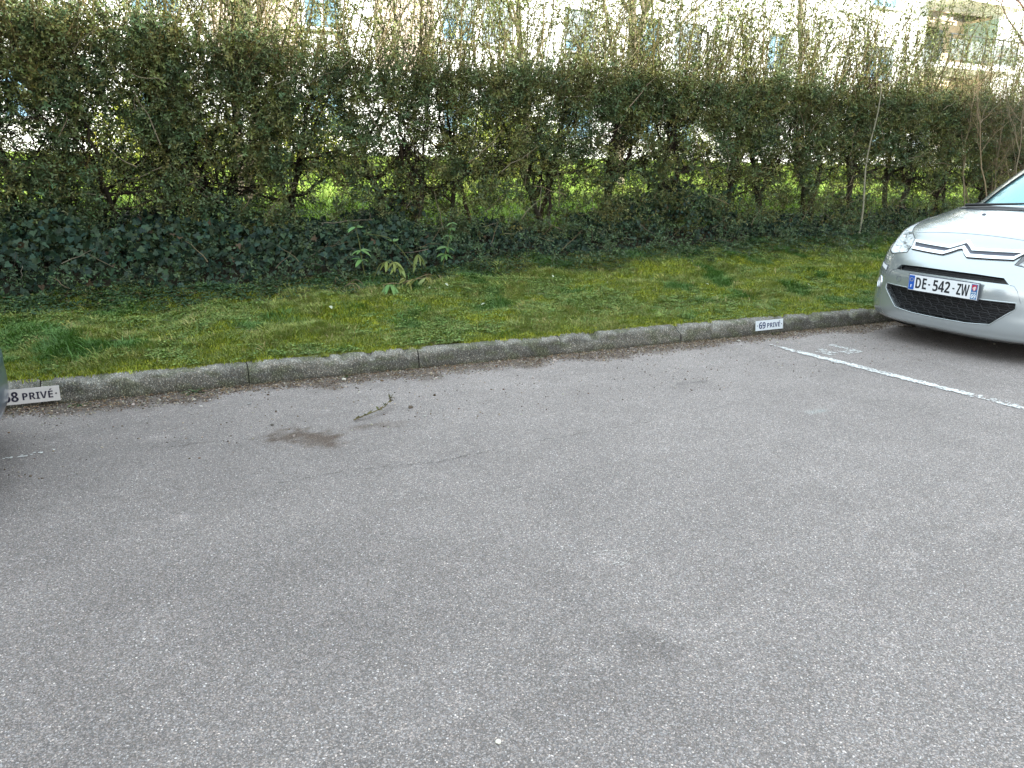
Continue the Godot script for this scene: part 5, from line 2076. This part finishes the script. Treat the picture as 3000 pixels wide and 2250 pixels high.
func build_small_things() -> void:
	var green := Color(0.085, 0.155, 0.050)
	var yel := Color(0.20, 0.24, 0.055)
	var gy := func(x, z): return Vector3(x, bank(x, z), z)
	laurel("left laurel seedling with a tuft of upright leaves above drooping ones", gy.call(1.66, -1.55), [Vector3(0, 0, 0), Vector3(-0.03, 0.15, 0.02), Vector3(-0.04, 0.30, 0.0), Vector3(-0.06, 0.42, -0.02)], [[0.98, 5, 0.10], [0.52, 5, 0.10], [0.36, 4, 0.10]], green * 1.25, 0.35)
	laurel("arching laurel seedling with yellowish drooping leaves beside the left one", gy.call(1.70, -1.50), [Vector3(0, 0, 0), Vector3(0.05, 0.14, 0.05), Vector3(0.13, 0.17, 0.08), Vector3(0.19, 0.13, 0.10)], [[0.55, 3, 0.09], [0.8, 4, 0.10], [1.0, 4, 0.10]], yel * 0.65, 0.9)
	laurel("long bowed laurel stem with a tuft of leaves at its middle", gy.call(2.12, -1.62), [Vector3(0, 0, 0), Vector3(-0.12, 0.18, 0), Vector3(-0.24, 0.30, 0), Vector3(-0.42, 0.33, 0)], [[0.55, 5, 0.075], [1.0, 2, 0.07]], green, 0.0)
	laurel("small wilted laurel seedling hanging its yellow leaves straight down", gy.call(2.10, -1.62), [Vector3(0, 0, 0), Vector3(0.01, 0.12, 0.02), Vector3(0.01, 0.16, 0.06)], [[1.0, 6, 0.09]], yel * 0.6, 1.5)
	laurel("right laurel seedling with dark glossy drooping leaves below a pale shoot", gy.call(2.34, -1.62), [Vector3(0, 0, 0), Vector3(0.02, 0.14, 0.02), Vector3(0.06, 0.26, 0.02), Vector3(0.09, 0.40, 0.0)], [[0.35, 6, 0.11], [0.5, 5, 0.11], [0.75, 4, 0.075], [0.9, 4, 0.07], [1.0, 3, 0.06]], green * 0.95, 0.55)
	laurel("small laurel seedling lying over on the grass below the others", gy.call(1.64, -1.18), [Vector3(0, 0.02, 0), Vector3(0.04, 0.07, 0.05), Vector3(0.08, 0.06, 0.10)], [[0.9, 5, 0.12], [1.0, 4, 0.11]], green * 1.3, 0.8)
	# cut laurel branch lying wilted
	var root := thing("wilted_branch", "cut laurel branch with wilted yellow leaves lying on bare earth", "branch", gy.call(1.92, -1.28) + Vector3(0, 0.02, 0))
	var m := MB.new()
	m.tube(wobble_path(Vector3(-0.20, 0.01, -0.06), Vector3(0.22, 0.06, -0.08), 8, 0.012), radii(9, 0.005, 0.002), 6, Color(0.22, 0.17, 0.10))
	m.tube(wobble_path(Vector3(-0.02, 0.02, -0.06), Vector3(0.20, 0.09, 0.06), 6, 0.012), radii(7, 0.004, 0.002), 6, Color(0.22, 0.17, 0.10))
	put("stem", m.mesh(), mats.bark, root)
	for k in 13:
		var t := rng.randf()
		m = MB.new()
		var a := Vector3(lerpf(-0.05, 0.22, t), 0.06, rf(-0.09, 0.05))
		broad_leaf(m, a, Vector3(rf(-1.0, 0.2), rf(-0.5, 0.1), rf(-0.1, 0.8)).normalized(), (Vector3.UP + rdir() * 0.6).normalized(), rf(0.08, 0.13), rf(0.018, 0.034), rf(0.3, 1.0), jit(Color(0.19, 0.20, 0.055), 0.3))
		put("leaf", m.mesh(), mats.laurel, root)
	# bent bare stems in the patch of bare earth
	for q in [[1.48, -1.38, "bent bare stems on the brown earth left of the laurel seedlings"], [2.26, -1.36, "thin bowed bare stem right of the wilted laurel branch"]]:
		m = MB.new()
		for k in (6 if q[0] < 2 else 2):
			var a := Vector3(rf(-0.10, 0.10), -0.01, rf(-0.08, 0.08))
			var b := a + Vector3(rf(-0.15, 0.15), rf(0.06, 0.16), rf(-0.05, 0.10))
			var c := b + Vector3(rf(-0.12, 0.12), rf(-0.14, -0.04), rf(0.04, 0.14))
			var w := PackedVector3Array()
			for j in 9:
				var t := j / 8.0
				w.append(a.lerp(b, t).lerp(b.lerp(c, t), t))
			m.tube(w, radii(9, 0.0032, 0.0016), 5, jit(Color(0.20, 0.15, 0.09), 0.2))
		var o := put("leafless_stem", m.mesh(), mats.bark, null, gy.call(q[0], q[1]))
		tag(o, q[2], "stem")
	# fallen twig with curled leaves on the asphalt
	root = thing("fallen_twig", "dry curved twig with small curled leaves lying on the asphalt", "twig", Vector3(0, 0.006, 0))
	var tp := PackedVector3Array()
	for q in [Vector3(0.89, 0.004, 0.945), Vector3(0.94, 0.012, 0.925), Vector3(0.985, 0.016, 0.905), Vector3(1.03, 0.018, 0.875), Vector3(1.08, 0.022, 0.84), Vector3(1.11, 0.03, 0.80), Vector3(1.135, 0.035, 0.76), Vector3(1.15, 0.03, 0.70)]:
		tp.append(q)
	m = MB.new()
	m.tube(tp, radii(8, 0.0035, 0.0015), 6, Color(0.13, 0.11, 0.065))
	put("stem", m.mesh(), mats.bark, root)
	for k in 34:
		var f := rf(0.2, 6.6)
		var a := tp[int(f)].lerp(tp[int(f) + 1], f - int(f))
		m = MB.new()
		broad_leaf(m, a, Vector3(rf(-0.6, 1), rf(0.0, 0.6), rf(-1, 0.8)).normalized(), (Vector3.UP + rdir() * 0.8).normalized(), rf(0.018, 0.036), rf(0.008, 0.013), rf(-0.6, 1.0), jit(Color(0.095, 0.082, 0.045), 0.4))
		put("leaf", m.mesh(), mats.soil, root)
	# a small brown cone and pebbles
	var stones := [
		[0.58, 3.28, 0.0068, Color(0.72, 0.70, 0.60), "pebble", "pale cream pebble alone on the asphalt at the bottom of the photo", "pebble"],
		[1.22, 0.83, 0.013, Color(0.10, 0.075, 0.055), "small_cone", "small dark brown cone lying right of the fallen twig", "cone"],
		[0.52, 0.84, 0.009, Color(0.09, 0.08, 0.07), "pebble", "dark pebble just above the brown earth stain", "pebble"],
		[0.47, 0.42, 0.011, Color(0.25, 0.24, 0.23), "pebble", "grey pebble near the kerb, left of the fallen twig", "pebble"],
		[2.10, 0.52, 0.010, Color(0.42, 0.36, 0.33), "pebble", "pinkish pebble on the asphalt near the middle of the kerb", "pebble"],
		[4.05, 0.14, 0.012, Color(0.38, 0.36, 0.32), "pebble", "pale pebble in the kerb dirt left of the 69 sign", "pebble"],
		[4.28, 0.30, 0.010, Color(0.42, 0.39, 0.33), "pebble", "small pebble above the top end of the white bay line", "pebble"],
		[0.05, 0.15, 0.011, Color(0.40, 0.37, 0.32), "pebble", "pale pebble in the kerb dirt near the 68 sign", "pebble"],
		[1.05, 0.11, 0.015, Color(0.45, 0.42, 0.36), "pebble", "largest pale stone lying against the kerb", "pebble"],
	]
	for s in stones:
		var mesh := pebble_mesh(stones.find(s))
		var c: Color = s[3]
		var o := put(s[4], mesh, flat_mat("pebble_%s" % c.to_html(), c, 0.9), null, Vector3(s[0], s[2] * 0.45, s[1]))
		o.scale = Vector3.ONE * s[2]
		o.rotation.y = rf(0, TAU)
		tag(o, s[5], s[6])
	# pale leaves fallen on the verge: nothing tells them apart
	var lf := MB.new()
	broad_leaf(lf, Vector3(-0.03, 0.012, 0), Vector3(1, 0.1, 0), Vector3(0.1, 1, 0.2).normalized(), 0.06, 0.017, 0.3, Color(0.40, 0.43, 0.32))
	var mesh := lf.mesh()
	var pale: MeshInstance3D = null
	for q in [[2.35, -0.78], [2.28, -0.52], [3.60, -1.0], [5.10, -1.05], [4.05, -0.52], [1.62, -0.50], [0.55, -0.55], [0.15, -0.85], [-0.15, -0.5], [2.9, -0.9], [3.2, -1.25], [4.5, -0.8], [5.6, -0.7], [6.3, -1.1], [2.2, -1.15], [2.05, -1.12], [3.9, -0.75], [1.2, -0.8]]:
		var o: MeshInstance3D
		if pale == null:
			pale = put("fallen_leaf", mesh, mats.ivy)
			o = pale
		else:
			o = pale.duplicate()
			o.name = numbered("fallen_leaf")
			add_child(o, true)
		o.position = gy.call(q[0], q[1]) + Vector3(0, 0.028, 0)
		o.rotation = Vector3(rf(-0.3, 0.5), rf(0, TAU), rf(-0.3, 0.3))
		o.scale = Vector3.ONE * rf(0.8, 1.25)
		tag(o, "narrow pale fallen leaf lying on the grass verge", "leaf", "pale leaves fallen on the verge")
	# weeds in the joint at the foot of the kerb
	for q in [[0.24, 0.03, 1.0, "largest weed rooted at the kerb foot, between the 68 sign and the twig"], [-0.33, 0.05, 0.9, "leafy weed below the right end of the 68 sign"], [1.06, 0.02, 0.6, "tiny weed at the kerb foot above the fallen twig"], [2.42, 0.02, 0.5, "tiny weed at the kerb foot below the middle of the verge"], [4.50, 0.03, 0.8, "small bushy weed growing under the 69 sign"]]:
		root = thing("weed", q[3], "weed", Vector3(q[0], 0.0, q[1]), "weeds along the kerb foot")
		for k in 14:
			m = MB.new()
			var a := rf(0, TAU)
			var d := Vector3(cos(a), rf(0.15, 1.1), absf(sin(a)) * 0.8).normalized()
			broad_leaf(m, Vector3(rf(-0.05, 0.05) * q[2], 0.0, rf(0, 0.015)), d, (Vector3.UP + rdir() * 0.3).normalized(), rf(0.03, 0.075) * q[2], rf(0.008, 0.016) * q[2], rf(0.3, 1.2), jit(Color(0.075, 0.115, 0.05), 0.3))
			put("leaf", m.mesh(), mats.grass, root)
	# grit and crumbs washed along the kerb
	var grit := pebble_mesh(77)
	var cp := Copies.new()
	for k in 9000:
		var x := rf(-1.2, 7.0)
		var w := 0.16 + 0.12 * (na.get_noise_2d(x * 3 + 7, 2.0) + 0.6)
		var z := 0.004 + w * pow(rng.randf(), 1.5)
		if rng.randf() < 0.12:
			z = rf(0.0, 1.2)
		var s := rf(0.002, 0.0055) * (2.0 if rng.randf() < 0.02 else 1.0)
		var a := rf(0, TAU)
		var c: Color = [Color(0.24, 0.20, 0.16), Color(0.14, 0.095, 0.065), Color(0.38, 0.34, 0.29), Color(0.08, 0.058, 0.042)][rng.randi_range(0, 3)]
		cp.add(Vector3(x, s * 0.3, z), Vector3(cos(a), 0, sin(a)) * s, Vector3.UP * s, Vector3(-sin(a), 0, cos(a)) * s, jit(c, 0.3))
	var o := scatter("loose_grit", grit, mats.plain, cp)
	tag(o, "loose grit and crumbs of earth along the foot of the kerb", "grit")
	# dry bits of stalk and leaf in the same strip
	var bits := MB.new()
	bits.leaf(Vector3(-0.014, 0.004, 0), Vector3(1, 0.08, 0.1).normalized(), Vector3.UP, 0.03, 0.006, 0.1, 0.3, Color.WHITE)
	cp = Copies.new()
	for k in 3600:
		var x := rf(-1.2, 7.0)
		var w := 0.12 + 0.10 * (na.get_noise_2d(x * 3 + 7, 2.0) + 0.6)
		var z := 0.004 + w * pow(rng.randf(), 1.4)
		var s := rf(0.4, 1.5)
		var a := rf(0, TAU)
		cp.add(Vector3(x, 0.002, z), Vector3(cos(a), 0, sin(a)) * s, Vector3.UP * s, Vector3(-sin(a), 0, cos(a)) * s, jit([Color(0.16, 0.11, 0.07), Color(0.24, 0.18, 0.11), Color(0.09, 0.065, 0.045)][rng.randi_range(0, 2)], 0.3))
	o = scatter("kerb_litter", bits.mesh(), mats.soil, cp)
	tag(o, "dry brown plant scraps along the foot of the kerb", "leaf litter")
